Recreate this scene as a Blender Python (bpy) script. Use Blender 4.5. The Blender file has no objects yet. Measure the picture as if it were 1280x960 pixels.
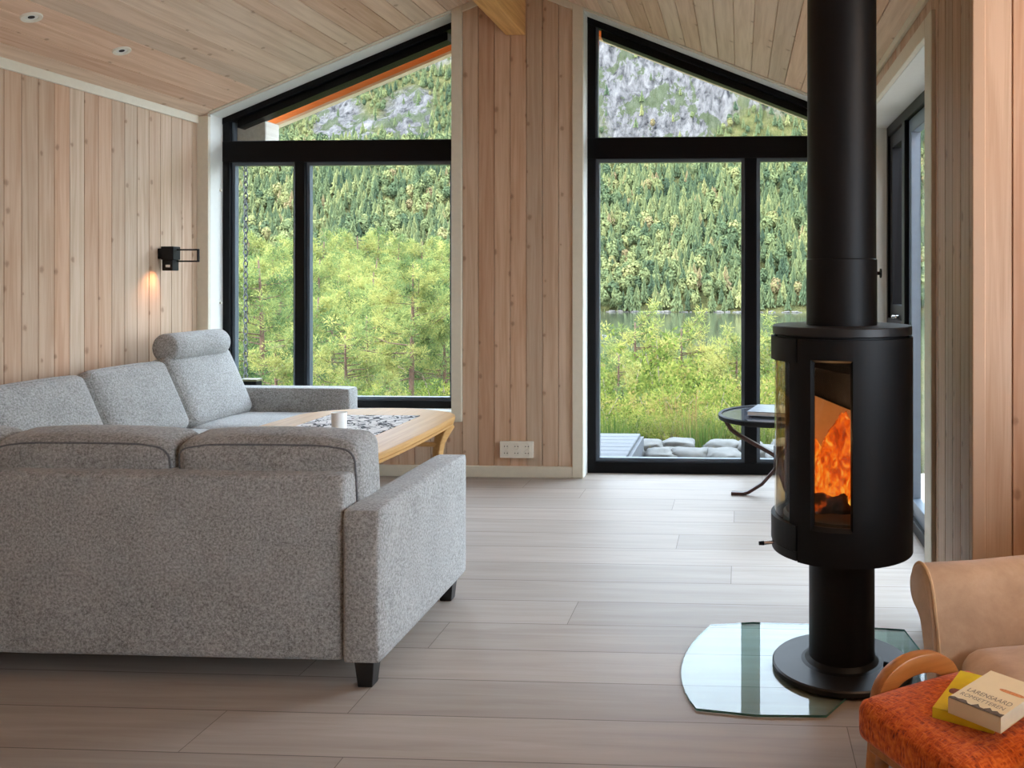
import bpy, bmesh, math, random
import numpy as np
from mathutils import Vector, Matrix, noise

# ------------------------------------------------------------------ camera, light, exposure
S = bpy.context.scene
COL = S.collection
F, CX, HZ, CAM_H = 1100.0, 868.0, 346.0, 1.34
TH = math.atan((925 - CX) / F)
cd = bpy.data.cameras.new('camera')
cd.sensor_fit = 'HORIZONTAL'; cd.sensor_width = 36.0
cd.lens = 36.0 * F / 1280.0
cd.shift_x = (640 - CX) / 1280.0
cd.shift_y = -(480 - HZ) / 1280.0
cd.clip_start = 0.05; cd.clip_end = 5000
cam = bpy.data.objects.new('camera', cd); COL.objects.link(cam)
cam.location = (0, 0, CAM_H); cam.rotation_euler = (math.pi / 2, 0, TH)
S.camera = cam

WORLD_STRENGTH = 1.0
SUN_ENERGY = 0.5
EXPOSURE = 3.46
S.view_settings.view_transform = 'Standard'; S.view_settings.look = 'None'
S.view_settings.gamma = 1.0; S.view_settings.use_curve_mapping = False
S.view_settings.exposure = EXPOSURE
S.cycles.max_bounces = 10; S.cycles.diffuse_bounces = 6; S.cycles.glossy_bounces = 4
S.cycles.transparent_max_bounces = 24; S.cycles.sample_clamp_indirect = 4.0
S.cycles.caustics_reflective = False; S.cycles.caustics_refractive = False

w = bpy.data.worlds.new('sky'); S.world = w; w.use_nodes = True
nt = w.node_tree; nt.nodes.clear()
wo = nt.nodes.new('ShaderNodeOutputWorld'); bg = nt.nodes.new('ShaderNodeBackground')
tc = nt.nodes.new('ShaderNodeTexCoord'); sep = nt.nodes.new('ShaderNodeSeparateXYZ')
rp = nt.nodes.new('ShaderNodeValToRGB')
nt.links.new(tc.outputs['Generated'], sep.inputs[0]); nt.links.new(sep.outputs['Z'], rp.inputs[0])
rp.color_ramp.elements[0].position = 0.0; rp.color_ramp.elements[0].color = (0.77, 0.855, 1.0, 1)
rp.color_ramp.elements[1].position = 0.7; rp.color_ramp.elements[1].color = (0.67, 0.80, 1.0, 1)
nt.links.new(rp.outputs[0], bg.inputs[0]); bg.inputs[1].default_value = WORLD_STRENGTH
nt.links.new(bg.outputs[0], wo.inputs[0])

sd = bpy.data.lights.new('sun', 'SUN'); sd.energy = SUN_ENERGY; sd.angle = math.radians(12); sd.color = (1, 0.95, 0.86)
so = bpy.data.objects.new('sun', sd); COL.objects.link(so)
so.rotation_euler = Vector((0.62, 0.55, -0.62)).to_track_quat('-Z', 'Y').to_euler()

# ------------------------------------------------------------------ helpers
def lin(r, g, b):
    f = lambda c: ((c / 255) / 12.92) if c / 255 <= 0.04045 else (((c / 255) + 0.055) / 1.055) ** 2.4
    return (f(r), f(g), f(b), 1.0)

def link(o, parent=None):
    COL.objects.link(o)
    if parent is not None: o.parent = parent
    return o

def tag(o, label=None, cat=None, group=None, kind=None):
    if label: o['label'] = label
    if cat: o['category'] = cat
    if group: o['group'] = group
    if kind: o['kind'] = kind
    return o

def thing(name, label, cat, loc=(0, 0, 0), rz=0.0, group=None):
    o = bpy.data.objects.new(name, None); o.empty_display_size = 0.1
    o.location = loc; o.rotation_euler = (0, 0, rz)
    link(o); return tag(o, label, cat, group)

def structure_root(name):
    o = bpy.data.objects.new(name, None); link(o); o['kind'] = 'structure'; return o

class MB:
    """collects geometry of one part"""
    def __init__(s): s.v = []; s.f = []; s.uv = {}
    def quad(s, pts, uvs=None):
        b = len(s.v); s.v += [tuple(p) for p in pts]; s.f.append(tuple(range(b, b + len(pts))))
        if uvs: s.uv[len(s.f) - 1] = uvs
    def box(s, x0, x1, y0, y1, z0, z1, M=None):
        b = len(s.v)
        P = [(x, y, z) for z in (z0, z1) for y in (y0, y1) for x in (x0, x1)]
        if M is not None: P = [tuple(M @ Vector(p)) for p in P]
        s.v += P
        s.f += [tuple(b + i for i in q) for q in ((0, 2, 3, 1), (4, 5, 7, 6), (0, 1, 5, 4), (2, 6, 7, 3), (0, 4, 6, 2), (1, 3, 7, 5))]
    def tube(s, pts, radii, n=10, caps=True):
        pts = [Vector(p) for p in pts]
        if not hasattr(radii, '__len__'): radii = [radii] * len(pts)
        b = len(s.v); up = None
        for i, p in enumerate(pts):
            d = (pts[min(i + 1, len(pts) - 1)] - pts[max(i - 1, 0)]).normalized()
            if up is None:
                up = Vector((0, 0, 1)) if abs(d.z) < 0.9 else Vector((1, 0, 0))
            a = d.cross(up).normalized(); c = a.cross(d).normalized(); up = c
            for k in range(n):
                t = 2 * math.pi * k / n
                s.v.append(tuple(p + (a * math.cos(t) + c * math.sin(t)) * radii[i]))
        for i in range(len(pts) - 1):
            for k in range(n):
                k2 = (k + 1) % n
                s.f.append((b + i * n + k, b + i * n + k2, b + (i + 1) * n + k2, b + (i + 1) * n + k))
        if caps:
            s.f.append(tuple(b + k for k in reversed(range(n))))
            s.f.append(tuple(b + (len(pts) - 1) * n + k for k in range(n)))
    def bar(s, pts, w, h, up=(0, 0, 1)):
        """rectangular section swept along pts; w across, h along up"""
        pts = [Vector(p) for p in pts]; up = Vector(up); b = len(s.v)
        for i, p in enumerate(pts):
            d = (pts[min(i + 1, len(pts) - 1)] - pts[max(i - 1, 0)]).normalized()
            a = d.cross(up).normalized(); c = a.cross(d).normalized()
            ww = w[i] if hasattr(w, '__len__') else w; hh = h[i] if hasattr(h, '__len__') else h
            for sx, sz in ((-1, -1), (1, -1), (1, 1), (-1, 1)):
                s.v.append(tuple(p + a * (sx * ww / 2) + c * (sz * hh / 2)))
        n = 4
        for i in range(len(pts) - 1):
            for k in range(n):
                k2 = (k + 1) % n
                s.f.append((b + i * n + k, b + i * n + k2, b + (i + 1) * n + k2, b + (i + 1) * n + k))
        s.f.append(tuple(b + k for k in reversed(range(n)))); s.f.append(tuple(b + (len(pts) - 1) * n + k for k in range(n)))
    def lathe(s, prof, n=48, c=(0, 0), caps=True):
        b = len(s.v)
        for r, z in prof:
            for k in range(n):
                t = 2 * math.pi * k / n; s.v.append((c[0] + r * math.cos(t), c[1] + r * math.sin(t), z))
        for i in range(len(prof) - 1):
            for k in range(n):
                k2 = (k + 1) % n
                s.f.append((b + i * n + k, b + i * n + k2, b + (i + 1) * n + k2, b + (i + 1) * n + k))
        if caps:
            s.f.append(tuple(b + k for k in reversed(range(n)))); s.f.append(tuple(b + (len(prof) - 1) * n + k for k in range(n)))
    def prism(s, poly, z0, z1):
        b = len(s.v); n = len(poly)
        s.v += [(x, y, z0) for x, y in poly] + [(x, y, z1) for x, y in poly]
        s.f.append(tuple(b + k for k in reversed(range(n)))); s.f.append(tuple(b + n + k for k in range(n)))
        for k in range(n):
            k2 = (k + 1) % n; s.f.append((b + k, b + k2, b + n + k2, b + n + k))
    def loft(s, rings, closed=True, caps=True):
        b = len(s.v); n = len(rings[0])
        for r in rings: s.v += [tuple(p) for p in r]
        for i in range(len(rings) - 1):
            for k in range(n if closed else n - 1):
                k2 = (k + 1) % n
                s.f.append((b + i * n + k, b + i * n + k2, b + (i + 1) * n + k2, b + (i + 1) * n + k))
        if caps and closed:
            s.f.append(tuple(b + k for k in reversed(range(n)))); s.f.append(tuple(b + (len(rings) - 1) * n + k for k in range(n)))
    def arc_shell(s, c, r0, r1, a0, a1, z0, z1, n=24):
        """a in degrees, 0 = towards -y, positive towards +x"""
        def P(r, a, z): t = math.radians(a); return (c[0] + r * math.sin(t), c[1] - r * math.cos(t), z)
        rings = []
        for i in range(n + 1):
            a = a0 + (a1 - a0) * i / n
            rings.append([P(r0, a, z0), P(r1, a, z0), P(r1, a, z1), P(r0, a, z1)])
        s.loft(rings)
    def build(s, name, mat, parent=None, smooth=None, bevel=None, loc=None, rz=None, fixn=True):
        me = bpy.data.meshes.new(name); me.from_pydata(s.v, [], s.f)
        if s.uv:
            ul = me.uv_layers.new(name='UVMap')
            for p in me.polygons:
                u = s.uv.get(p.index)
                if u:
                    for li, uv in zip(p.loop_indices, u): ul.data[li].uv = uv
        if fixn and not s.uv:
            bm = bmesh.new(); bm.from_mesh(me); bmesh.ops.recalc_face_normals(bm, faces=bm.faces); bm.to_mesh(me); bm.free()
        return finish(me, name, mat, parent, smooth, bevel, loc, rz)

def finish(me, name, mat, parent=None, smooth=None, bevel=None, loc=None, rz=None):
    if mat is not None: me.materials.append(mat)
    if bevel:
        bm = bmesh.new(); bm.from_mesh(me)
        bmesh.ops.remove_doubles(bm, verts=bm.verts, dist=1e-5)
        ed = [e for e in bm.edges if len(e.link_faces) == 2 and e.calc_face_angle(0) > math.radians(35)]
        bmesh.ops.bevel(bm, geom=ed, offset=bevel[0], segments=bevel[1], affect='EDGES', profile=0.5)
        bm.to_mesh(me); bm.free()
    if smooth is not None:
        me.shade_smooth()
        try: me.set_sharp_from_angle(angle=math.radians(smooth))
        except Exception: pass
    me.update()
    o = bpy.data.objects.new(name, me); link(o, parent)
    if loc: o.location = loc
    if rz is not None: o.rotation_euler = (0, 0, rz)
    return o

def cushion_mesh(name, sx, sy, sz, r, bulge=(0, 0, 0), n=10, crown=None):
    """rounded box of full size sx,sy,sz with edge radius r, faces bulging outward by bulge"""
    bm = bmesh.new(); bmesh.ops.create_cube(bm, size=2.0)
    bmesh.ops.subdivide_edges(bm, edges=bm.edges, cuts=n, use_grid_fill=True)
    h = Vector((sx / 2, sy / 2, sz / 2))
    for v in bm.verts:
        q = Vector([math.copysign(abs(c) ** 0.8, c) for c in v.co])
        p = Vector((q.x * h.x, q.y * h.y, q.z * h.z))
        inner = Vector([max(-(h[i] - r), min(h[i] - r, p[i])) for i in range(3)])
        d = p - inner
        if d.length > 1e-9: p = inner + d.normalized() * r
        x, y, z = v.co
        p.x += bulge[0] * x * (1 - y * y) * (1 - z * z)
        p.y += bulge[1] * y * (1 - x * x) * (1 - z * z)
        p.z += bulge[2] * z * (1 - x * x) * (1 - y * y)
        v.co = p
    me = bpy.data.meshes.new(name); bm.to_mesh(me); bm.free(); return me

def cushion(name, mat, parent, size, r, bulge, loc, rot=(0, 0, 0), n=10):
    me = cushion_mesh(name, *size, r, bulge, n)
    me.transform(Matrix.Translation(loc) @ Matrix.Rotation(rot[2], 4, 'Z') @ Matrix.Rotation(rot[1], 4, 'Y') @ Matrix.Rotation(rot[0], 4, 'X'))
    return finish(me, name, mat, parent, smooth=60)

def copy_tree(o, parent=None, **kw):
    c = o.copy(); COL.objects.link(c)
    if parent is not None: c.parent = parent
    for ch in list(o.children): copy_tree(ch, c)
    return c

# ------------------------------------------------------------------ materials
class NT:
    def __init__(s, name):
        s.m = bpy.data.materials.new(name); s.m.use_nodes = True
        s.t = s.m.node_tree; s.t.nodes.clear()
        s.out = s.t.nodes.new('ShaderNodeOutputMaterial')
    def n(s, kind, **kw):
        nd = s.t.nodes.new('ShaderNode' + kind)
        for k, v in kw.items():
            if k.startswith('i_'): nd.inputs[k[2:].replace('_', ' ')].default_value = v
            else: setattr(nd, k, v)
        return nd
    def l(s, a, b): s.t.links.new(a, b)
    def math(s, op, a, b=None, c=None):
        nd = s.n('Math', operation=op)
        for i, x in enumerate((a, b, c)):
            if x is None: continue
            if isinstance(x, (int, float)): nd.inputs[i].default_value = x
            else: s.l(x, nd.inputs[i])
        return nd.outputs[0]
    def mix(s, f, a, b, bt='MIX'):
        nd = s.n('Mix', data_type='RGBA', blend_type=bt)
        for inp, x in ((nd.inputs[0], f), (nd.inputs[6], a), (nd.inputs[7], b)):
            if isinstance(x, (int, float)): inp.default_value = x
            elif isinstance(x, tuple): inp.default_value = x
            else: s.l(x, inp)
        return nd.outputs[2]
    def ramp(s, f, stops):
        nd = s.n('ValToRGB'); cr = nd.color_ramp
        while len(cr.elements) < len(stops): cr.elements.new(0.5)
        for e, (p, c) in zip(cr.elements, stops): e.position = p; e.color = c
        s.l(f, nd.inputs[0]); return nd.outputs[0]
    def coords(s, kind='Object'): return s.n('TexCoord').outputs[kind]
    def mapping(s, v, scale=(1, 1, 1), rot=(0, 0, 0), loc=(0, 0, 0)):
        nd = s.n('Mapping'); nd.inputs['Scale'].default_value = scale; nd.inputs['Rotation'].default_value = rot; nd.inputs['Location'].default_value = loc
        s.l(v, nd.inputs[0]); return nd.outputs[0]
    def noise(s, v, scale, detail=3, rough=0.55, dist=0.0):
        nd = s.n('TexNoise'); nd.inputs['Scale'].default_value = scale; nd.inputs['Detail'].default_value = detail
        nd.inputs['Roughness'].default_value = rough; nd.inputs['Distortion'].default_value = dist
        if v is not None: s.l(v, nd.inputs['Vector'])
        return nd.outputs[0]
    def bsdf(s, col, rough=0.5, metal=0.0, bump=None, bstr=0.3, bdist=0.01, spec=0.5, coat=0.0, sheen=0.0):
        b = s.n('BsdfPrincipled')
        for k, x in (('Base Color', col), ('Roughness', rough), ('Metallic', metal)):
            if isinstance(x, (int, float)) or isinstance(x, tuple): b.inputs[k].default_value = x
            else: s.l(x, b.inputs[k])
        b.inputs['Specular IOR Level'].default_value = spec; b.inputs['Coat Weight'].default_value = coat
        b.inputs['Coat Roughness'].default_value = 0.08; b.inputs['Sheen Weight'].default_value = sheen
        if bump is not None:
            bn = s.n('Bump'); bn.inputs['Strength'].default_value = bstr; bn.inputs['Distance'].default_value = bdist
            s.l(bump, bn.inputs['Height']); s.l(bn.outputs[0], b.inputs['Normal'])
        s.l(b.outputs[0], s.out.inputs[0]); return b

def simple(name, col, rough=0.5, metal=0.0, var=0.08, scale=30.0, spec=0.5, coat=0.0, bump=0.0):
    t = NT(name); v = t.coords(); n = t.noise(v, scale, 4)
    dark = tuple(c * (1 - var) for c in col[:3]) + (1,); lite = tuple(min(1, c * (1 + var)) for c in col[:3]) + (1,)
    c = t.ramp(n, [(0.3, dark), (0.7, lite)])
    t.bsdf(c, rough, metal, n if bump else None, bump, 0.004, spec, coat); return t.m

def pine_boards(name, w, light, mid, knot, rough=0.55, knots=0.35, tint=0.10):
    t = NT(name); uv = t.coords('UV'); sp = t.n('SeparateXYZ'); t.l(uv, sp.inputs[0])
    U, V = sp.outputs[0], sp.outputs[1]
    bid = t.math('FLOOR', t.math('DIVIDE', U, w))
    wn = t.n('TexWhiteNoise', noise_dimensions='1D'); t.l(bid, wn.inputs['W'])
    rnd = wn.outputs['Value']
    cb = t.n('CombineXYZ'); t.l(t.math('MULTIPLY', U, 34.0), cb.inputs[0])
    t.l(t.math('ADD', t.math('MULTIPLY', V, 1.5), t.math('MULTIPLY', rnd, 40.0)), cb.inputs[1]); t.l(t.math('MULTIPLY', bid, 3.7), cb.inputs[2])
    g1 = t.noise(cb.outputs[0], 1.0, 3, 0.5, 0.6)
    cb2 = t.n('CombineXYZ'); t.l(t.math('MULTIPLY', U, 260.0), cb2.inputs[0]); t.l(t.math('MULTIPLY', V, 5.0), cb2.inputs[1]); t.l(bid, cb2.inputs[2])
    g2 = t.noise(cb2.outputs[0], 1.0, 2, 0.5)
    g = t.math('ADD', t.math('MULTIPLY', g1, 0.75), t.math('MULTIPLY', g2, 0.25))
    col = t.ramp(g, [(0.36, mid), (0.60, light)])
    hs = t.n('HueSaturation'); t.l(col, hs.inputs['Color'])
    t.l(t.math('ADD', t.math('MULTIPLY', rnd, tint * 2), 1.0 - tint), hs.inputs['Value'])
    wn2 = t.n('TexWhiteNoise', noise_dimensions='1D'); t.l(t.math('ADD', bid, 57.3), wn2.inputs['W'])
    t.l(t.math('ADD', t.math('MULTIPLY', wn2.outputs['Value'], 0.3), 0.85), hs.inputs['Saturation'])
    t.l(t.math('ADD', t.math('MULTIPLY', wn2.outputs['Value'], -0.016), 0.508), hs.inputs['Hue'])
    # knots
    cb3 = t.n('CombineXYZ'); t.l(t.math('DIVIDE', U, w), cb3.inputs[0])
    t.l(t.math('ADD', t.math('DIVIDE', V, w * 1.25), t.math('MULTIPLY', rnd, 19.0)), cb3.inputs[1])
    vo = t.n('TexVoronoi', voronoi_dimensions='2D'); vo.inputs['Scale'].default_value = 1.0; vo.inputs['Randomness'].default_value = 0.95
    t.l(cb3.outputs[0], vo.inputs['Vector'])
    sc = t.n('SeparateColor'); t.l(vo.outputs['Color'], sc.inputs[0])
    has = t.math('LESS_THAN', sc.outputs[0], knots)
    rad = t.math('ADD', t.math('MULTIPLY', sc.outputs[1], 0.075), 0.045)
    wob = t.math('MULTIPLY', t.math('SUBTRACT', t.noise(cb3.outputs[0], 9.0, 2), 0.5), 0.12)
    dd = t.math('ADD', vo.outputs['Distance'], wob)
    mr = t.n('MapRange'); mr.inputs['From Min'].default_value = 0.6; mr.inputs['From Max'].default_value = 1.5
    mr.inputs['To Min'].default_value = 1.0; mr.inputs['To Max'].default_value = 0.0
    t.l(t.math('DIVIDE', dd, rad), mr.inputs['Value'])
    k = t.math('MULTIPLY', t.math('MULTIPLY', mr.outputs[0], has), 0.5)
    halo = t.n('MapRange'); halo.inputs['From Min'].default_value = 1.0; halo.inputs['From Max'].default_value = 4.0
    halo.inputs['To Min'].default_value = 0.25; halo.inputs['To Max'].default_value = 0.0
    t.l(t.math('DIVIDE', dd, rad), halo.inputs['Value'])
    c2 = t.mix(t.math('MULTIPLY', halo.outputs[0], has), hs.outputs[0], mid)
    c3 = t.mix(k, c2, knot)
    t.bsdf(c3, rough, 0, g, 0.06, 0.003, 0.35); return t.m

M = {}
M['wall'] = pine_boards('wall_pine', 0.1085, lin(203, 174, 148), lin(185, 152, 124), lin(118, 82, 58), knots=0.24)
M['ceil'] = pine_boards('ceiling_pine', 0.1165, lin(224, 196, 170), lin(206, 174, 146), lin(130, 94, 68), knots=0.2)
M['trim'] = simple('trim_paint', lin(216, 208, 188), 0.45, var=0.03)
M['reveal'] = simple('reveal_paint', lin(226, 226, 218), 0.4, var=0.02)
M['frame'] = simple('black_frame', lin(11, 11, 13), 0.4, var=0.1, spec=0.15)
M['bead'] = simple('grey_bead', lin(96, 106, 116), 0.35, 0.3, var=0.05)
M['black'] = simple('black_metal', lin(13, 13, 14), 0.5, 0.0, var=0.12, scale=60, spec=0.25)
M['cast'] = simple('cast_metal', lin(34, 33, 33), 0.42, 0.2, var=0.2, scale=14)
M['legblack'] = simple('black_leg', lin(18, 17, 17), 0.35)
M['white'] = simple('white_plastic', lin(228, 222, 206), 0.35, var=0.03)
M['dark'] = simple('dark_hole', lin(24, 22, 20), 0.7)
M['chrome'] = simple('chrome', (0.8, 0.8, 0.8, 1), 0.15, 1.0, var=0.03)
M['ceramic'] = simple('white_ceramic', lin(235, 234, 228), 0.2, var=0.02)
M['stone'] = simple('grey_stone', lin(84, 82, 77), 0.85, var=0.35, scale=5, bump=0.6)

def glass(name, tint=(1, 1, 1, 1), refl=0.55, rough=0.0):
    t = NT(name); tr = t.n('BsdfTransparent'); tr.inputs[0].default_value = tint
    gl = t.n('BsdfGlossy'); gl.inputs['Roughness'].default_value = rough; gl.inputs['Color'].default_value = (1, 1, 1, 1)
    fr = t.n('Fresnel'); fr.inputs['IOR'].default_value = 1.5; ge = t.n('NewGeometry')
    front = t.math('SUBTRACT', 1.0, ge.outputs['Backfacing'])
    mx = t.n('MixShader'); t.l(t.math('MULTIPLY', t.math('MULTIPLY', fr.outputs[0], refl), front), mx.inputs[0])
    t.l(tr.outputs[0], mx.inputs[1]); t.l(gl.outputs[0], mx.inputs[2]); t.l(mx.outputs[0], t.out.inputs[0]); return t.m
M['glass'] = glass('window_glass', (0.97, 0.99, 0.98, 1), 0.5)
M['stoveglass'] = glass('stove_glass', (0.80, 0.72, 0.58, 1), 0.9)
M['plate'] = glass('floor_glass', (0.86, 0.94, 0.93, 1), 0.62, 0.01)
M['plate_edge'] = simple('glass_edge', lin(70, 120, 105), 0.15, var=0.2)

def floor_mat():
    t = NT('grey_planks'); uv = t.coords('UV'); sp = t.n('SeparateXYZ'); t.l(uv, sp.inputs[0])
    X, Y = sp.outputs[0], sp.outputs[1]; W = 0.2401; L = 1.9
    r = t.math('FLOOR', t.math('DIVIDE', Y, W)); fy = t.math('FRACT', t.math('DIVIDE', Y, W))
    wr = t.n('TexWhiteNoise', noise_dimensions='1D'); t.l(r, wr.inputs['W'])
    xs = t.math('ADD', t.math('DIVIDE', X, L), t.math('MULTIPLY', wr.outputs['Value'], 7.0))
    cidx = t.math('FLOOR', xs); fx = t.math('FRACT', xs)
    cbi = t.n('CombineXYZ'); t.l(r, cbi.inputs[0]); t.l(cidx, cbi.inputs[1])
    wn = t.n('TexWhiteNoise', noise_dimensions='2D'); t.l(cbi.outputs[0], wn.inputs['Vector']); rnd = wn.outputs['Value']
    cb = t.n('CombineXYZ'); t.l(t.math('MULTIPLY', X, 1.6), cb.inputs[0]); t.l(t.math('MULTIPLY', Y, 22.0), cb.inputs[1]); t.l(t.math('MULTIPLY', rnd, 50.0), cb.inputs[2])
    g = t.noise(cb.outputs[0], 1.0, 5, 0.6, 0.5)
    col = t.ramp(g, [(0.28, lin(160, 148, 137)), (0.52, lin(171, 160, 149)), (0.75, lin(180, 170, 160))])
    hs = t.n('HueSaturation'); t.l(col, hs.inputs['Color']); t.l(t.math('ADD', t.math('MULTIPLY', rnd, 0.16), 0.92), hs.inputs['Value'])
    ey = t.math('LESS_THAN', t.math('MINIMUM', fy, t.math('SUBTRACT', 1.0, fy)), 0.0085)
    ex = t.math('LESS_THAN', t.math('MINIMUM', fx, t.math('SUBTRACT', 1.0, fx)), 0.0007)
    e = t.math('MAXIMUM', ey, ex)
    c = t.mix(t.math('MULTIPLY', e, 0.7), hs.outputs[0], lin(84, 76, 68))
    h = t.math('SUBTRACT', t.math('MULTIPLY', g, 0.3), e)
    t.bsdf(c, t.math('ADD', t.math('MULTIPLY', g, 0.2), 0.34), 0, h, 0.10, 0.002, 0.14); return t.m
M['floor'] = floor_mat()

def fabric(name, a, b, scale=420, bump=0.5):
    t = NT(name); v = t.coords(); n1 = t.noise(v, scale, 2, 0.7); n2 = t.noise(v, scale * 0.28, 3, 0.6); n3 = t.noise(v, 6, 2)
    s = t.math('ADD', t.math('ADD', t.math('MULTIPLY', n1, 0.5), t.math('MULTIPLY', n2, 0.42)), t.math('MULTIPLY', n3, 0.08))
    c = t.ramp(s, [(0.36, a), (0.62, b)])
    t.bsdf(c, 0.95, 0, n1, bump, 0.0015, 0.15, sheen=0.25); return t.m
M['sofa'] = fabric('grey_wool', lin(88, 85, 80), lin(191, 190, 186))
M['piping'] = fabric('grey_piping', lin(80, 80, 82), lin(120, 120, 122))

def tweed():
    t = NT('orange_tweed'); v = t.coords()
    n1 = t.noise(t.mapping(v, (50, 230, 50)), 1.0, 2, 0.6); n2 = t.noise(t.mapping(v, (230, 50, 50)), 1.0, 2, 0.6); n3 = t.noise(v, 90, 2)
    s = t.math('ADD', t.math('MULTIPLY', t.math('MAXIMUM', n1, n2), 0.65), t.math('MULTIPLY', n3, 0.35))
    c = t.ramp(s, [(0.36, lin(112, 38, 10)), (0.50, lin(196, 82, 18)), (0.64, lin(222, 116, 40))])
    t.bsdf(c, 0.95, 0, s, 0.9, 0.004, 0.1, sheen=0.2); return t.m
M['tweed'] = tweed()

def suede():
    t = NT('tan_suede'); v = t.coords(); n = t.noise(v, 9, 5, 0.7, 0.25); n2 = t.noise(v, 300, 2)
    c = t.ramp(n, [(0.30, lin(176, 146, 118)), (0.55, lin(194, 164, 134)), (0.75, lin(206, 178, 150))])
    t.bsdf(c, 0.9, 0, n2, 0.2, 0.001, 0.15, sheen=0.5); return t.m
M['suede'] = suede()

def grain(name, a, b, axis=0, rough=0.35, coat=0.0, sc=(2, 40, 40), spec=0.5):
    t = NT(name); v = t.coords(); s = [sc[1]] * 3; s[axis] = sc[0]
    n = t.noise(t.mapping(v, tuple(s)), 1.0, 4, 0.55, 0.7)
    c = t.ramp(n, [(0.3, a), (0.7, b)])
    t.bsdf(c, rough, 0, n, 0.05, 0.002, spec, coat); return t.m
M['beech'] = grain('beech_varnish', lin(178, 134, 80), lin(196, 154, 100), 1, 0.45, 0.0, (2, 40, 40), 0.12)
M['beam'] = grain('beam_pine', lin(196, 142, 78), lin(226, 178, 112), 1, 0.5)
M['oak'] = grain('oiled_oak', lin(150, 92, 38), lin(188, 122, 58), 0, 0.35, 0.2)
M['barge'] = grain('barge_board', lin(240, 146, 70), lin(250, 168, 92), 0, 0.6)
M['bargelight'] = grain('barge_trim', lin(226, 206, 170), lin(236, 220, 190), 0, 0.6)
M['purlin'] = grain('pale_purlin', lin(206, 198, 184), lin(226, 220, 208), 1, 0.6)
M['deck'] = grain('weathered_deck', lin(66, 68, 71), lin(84, 86, 89), 0, 0.7)
M['redbrown'] = grain('redbrown_metal', lin(56, 30, 24), lin(76, 42, 34), 2, 0.3)
M['tabletop'] = grain('dark_marbled', lin(52, 54, 62), lin(96, 98, 106), 0, 0.18, 0.5, (6, 14, 14))
M['lining'] = simple('stove_lining', lin(206, 178, 140), 0.9, var=0.15, scale=12)
M['bark'] = simple('pine_bark', lin(84, 62, 46), 0.9, var=0.4, scale=9, bump=0.8)
M['deadwood'] = simple('grey_branch', lin(122, 108, 94), 0.9, var=0.2, scale=9)

# ------------------------------------------------------------------ room shell
XL, XR, YB, YJ, YREAR, XFAR = -3.689, 0.723, 5.815, 2.735, -2.6, 2.7
ZE, PITCH = 2.432, 0.398
XRIDGE = (XL + XR) / 2; ZR = ZE + PITCH * (XRIDGE - XL)
def ceil_z(x): return ZR - PITCH * abs(x - XRIDGE)

def boards(mb, org, ud, vd, nd, u0, u1, vlo, vhi, w=0.1085, g=0.0032, d=0.009, extra=()):
    """matched boards with v-grooves; n points into the room"""
    org, ud, vd, nd = Vector(org), Vector(ud), Vector(vd), Vector(nd)
    pts = []
    k = math.floor(u0 / w + 1e-6); cuts = sorted(e for e in extra if u0 < e < u1)
    u = u0; pts.append((u0, 0.0)); k += 1
    while k * w < u1 - 1e-6:
        e = k * w
        if e - g > u0: pts.append((e - g, 0.0))
        pts.append((e, -d))
        if e + g < u1: pts.append((e + g, 0.0))
        k += 1
    pts.append((u1, 0.0))
    for c in cuts: pts.append((c, 0.0))
    pts = sorted(set(pts))
    for (a, da), (b, db) in zip(pts[:-1], pts[1:]):
        if b - a < 1e-6: continue
        la, lb, ha, hb = vlo(a), vlo(b), vhi(a), vhi(b)
        if ha - la < 1e-4 and hb - lb < 1e-4: continue
        P = [org + ud * a + nd * da + vd * la, org + ud * b + nd * db + vd * lb, org + ud * b + nd * db + vd * hb, org + ud * a + nd * da + vd * ha]
        um = 1e-4
        A, B = a, b
        uv = [(A + um if da < 0 else A, la), (B - um if db < 0 else B, lb), (B - um if db < 0 else B, hb), (A + um if da < 0 else A, ha)]
        if ud.cross(vd).dot(nd) < 0: P.reverse(); uv.reverse()
        mb.quad(P, uv)

# floor
f = MB()
def fq(x0, x1, y0, y1):
    f.quad([(x0, y0, 0), (x1, y0, 0), (x1, y1, 0), (x0, y1, 0)], [(x0, y0 + FOFF), (x1, y0 + FOFF), (x1, y1 + FOFF), (x0, y1 + FOFF)])
FOFF = 0.0
fq(XL - 0.2, XFAR, YREAR - 0.1, YB + 0.25)
f.box(XL - 0.2, XFAR, YREAR - 0.1, YB + 0.25, -0.12, -0.002)
FLOOR = f.build('floor', M['floor']); FLOOR['kind'] = 'structure'

# left wall (boards run up; u along y)
m = MB(); boards(m, (XL, 0, 0), (0, 1, 0), (0, 0, 1), (1, 0, 0), YREAR, YB + 0.0, lambda u: 0, lambda u: ZE + 0.02)
m.box(XL - 0.2, XL - 0.012, YREAR - 0.2, YB + 0.25, -0.1, ZE + 0.1)
tag(m.build('wall_left', M['wall']), kind='structure')

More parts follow.
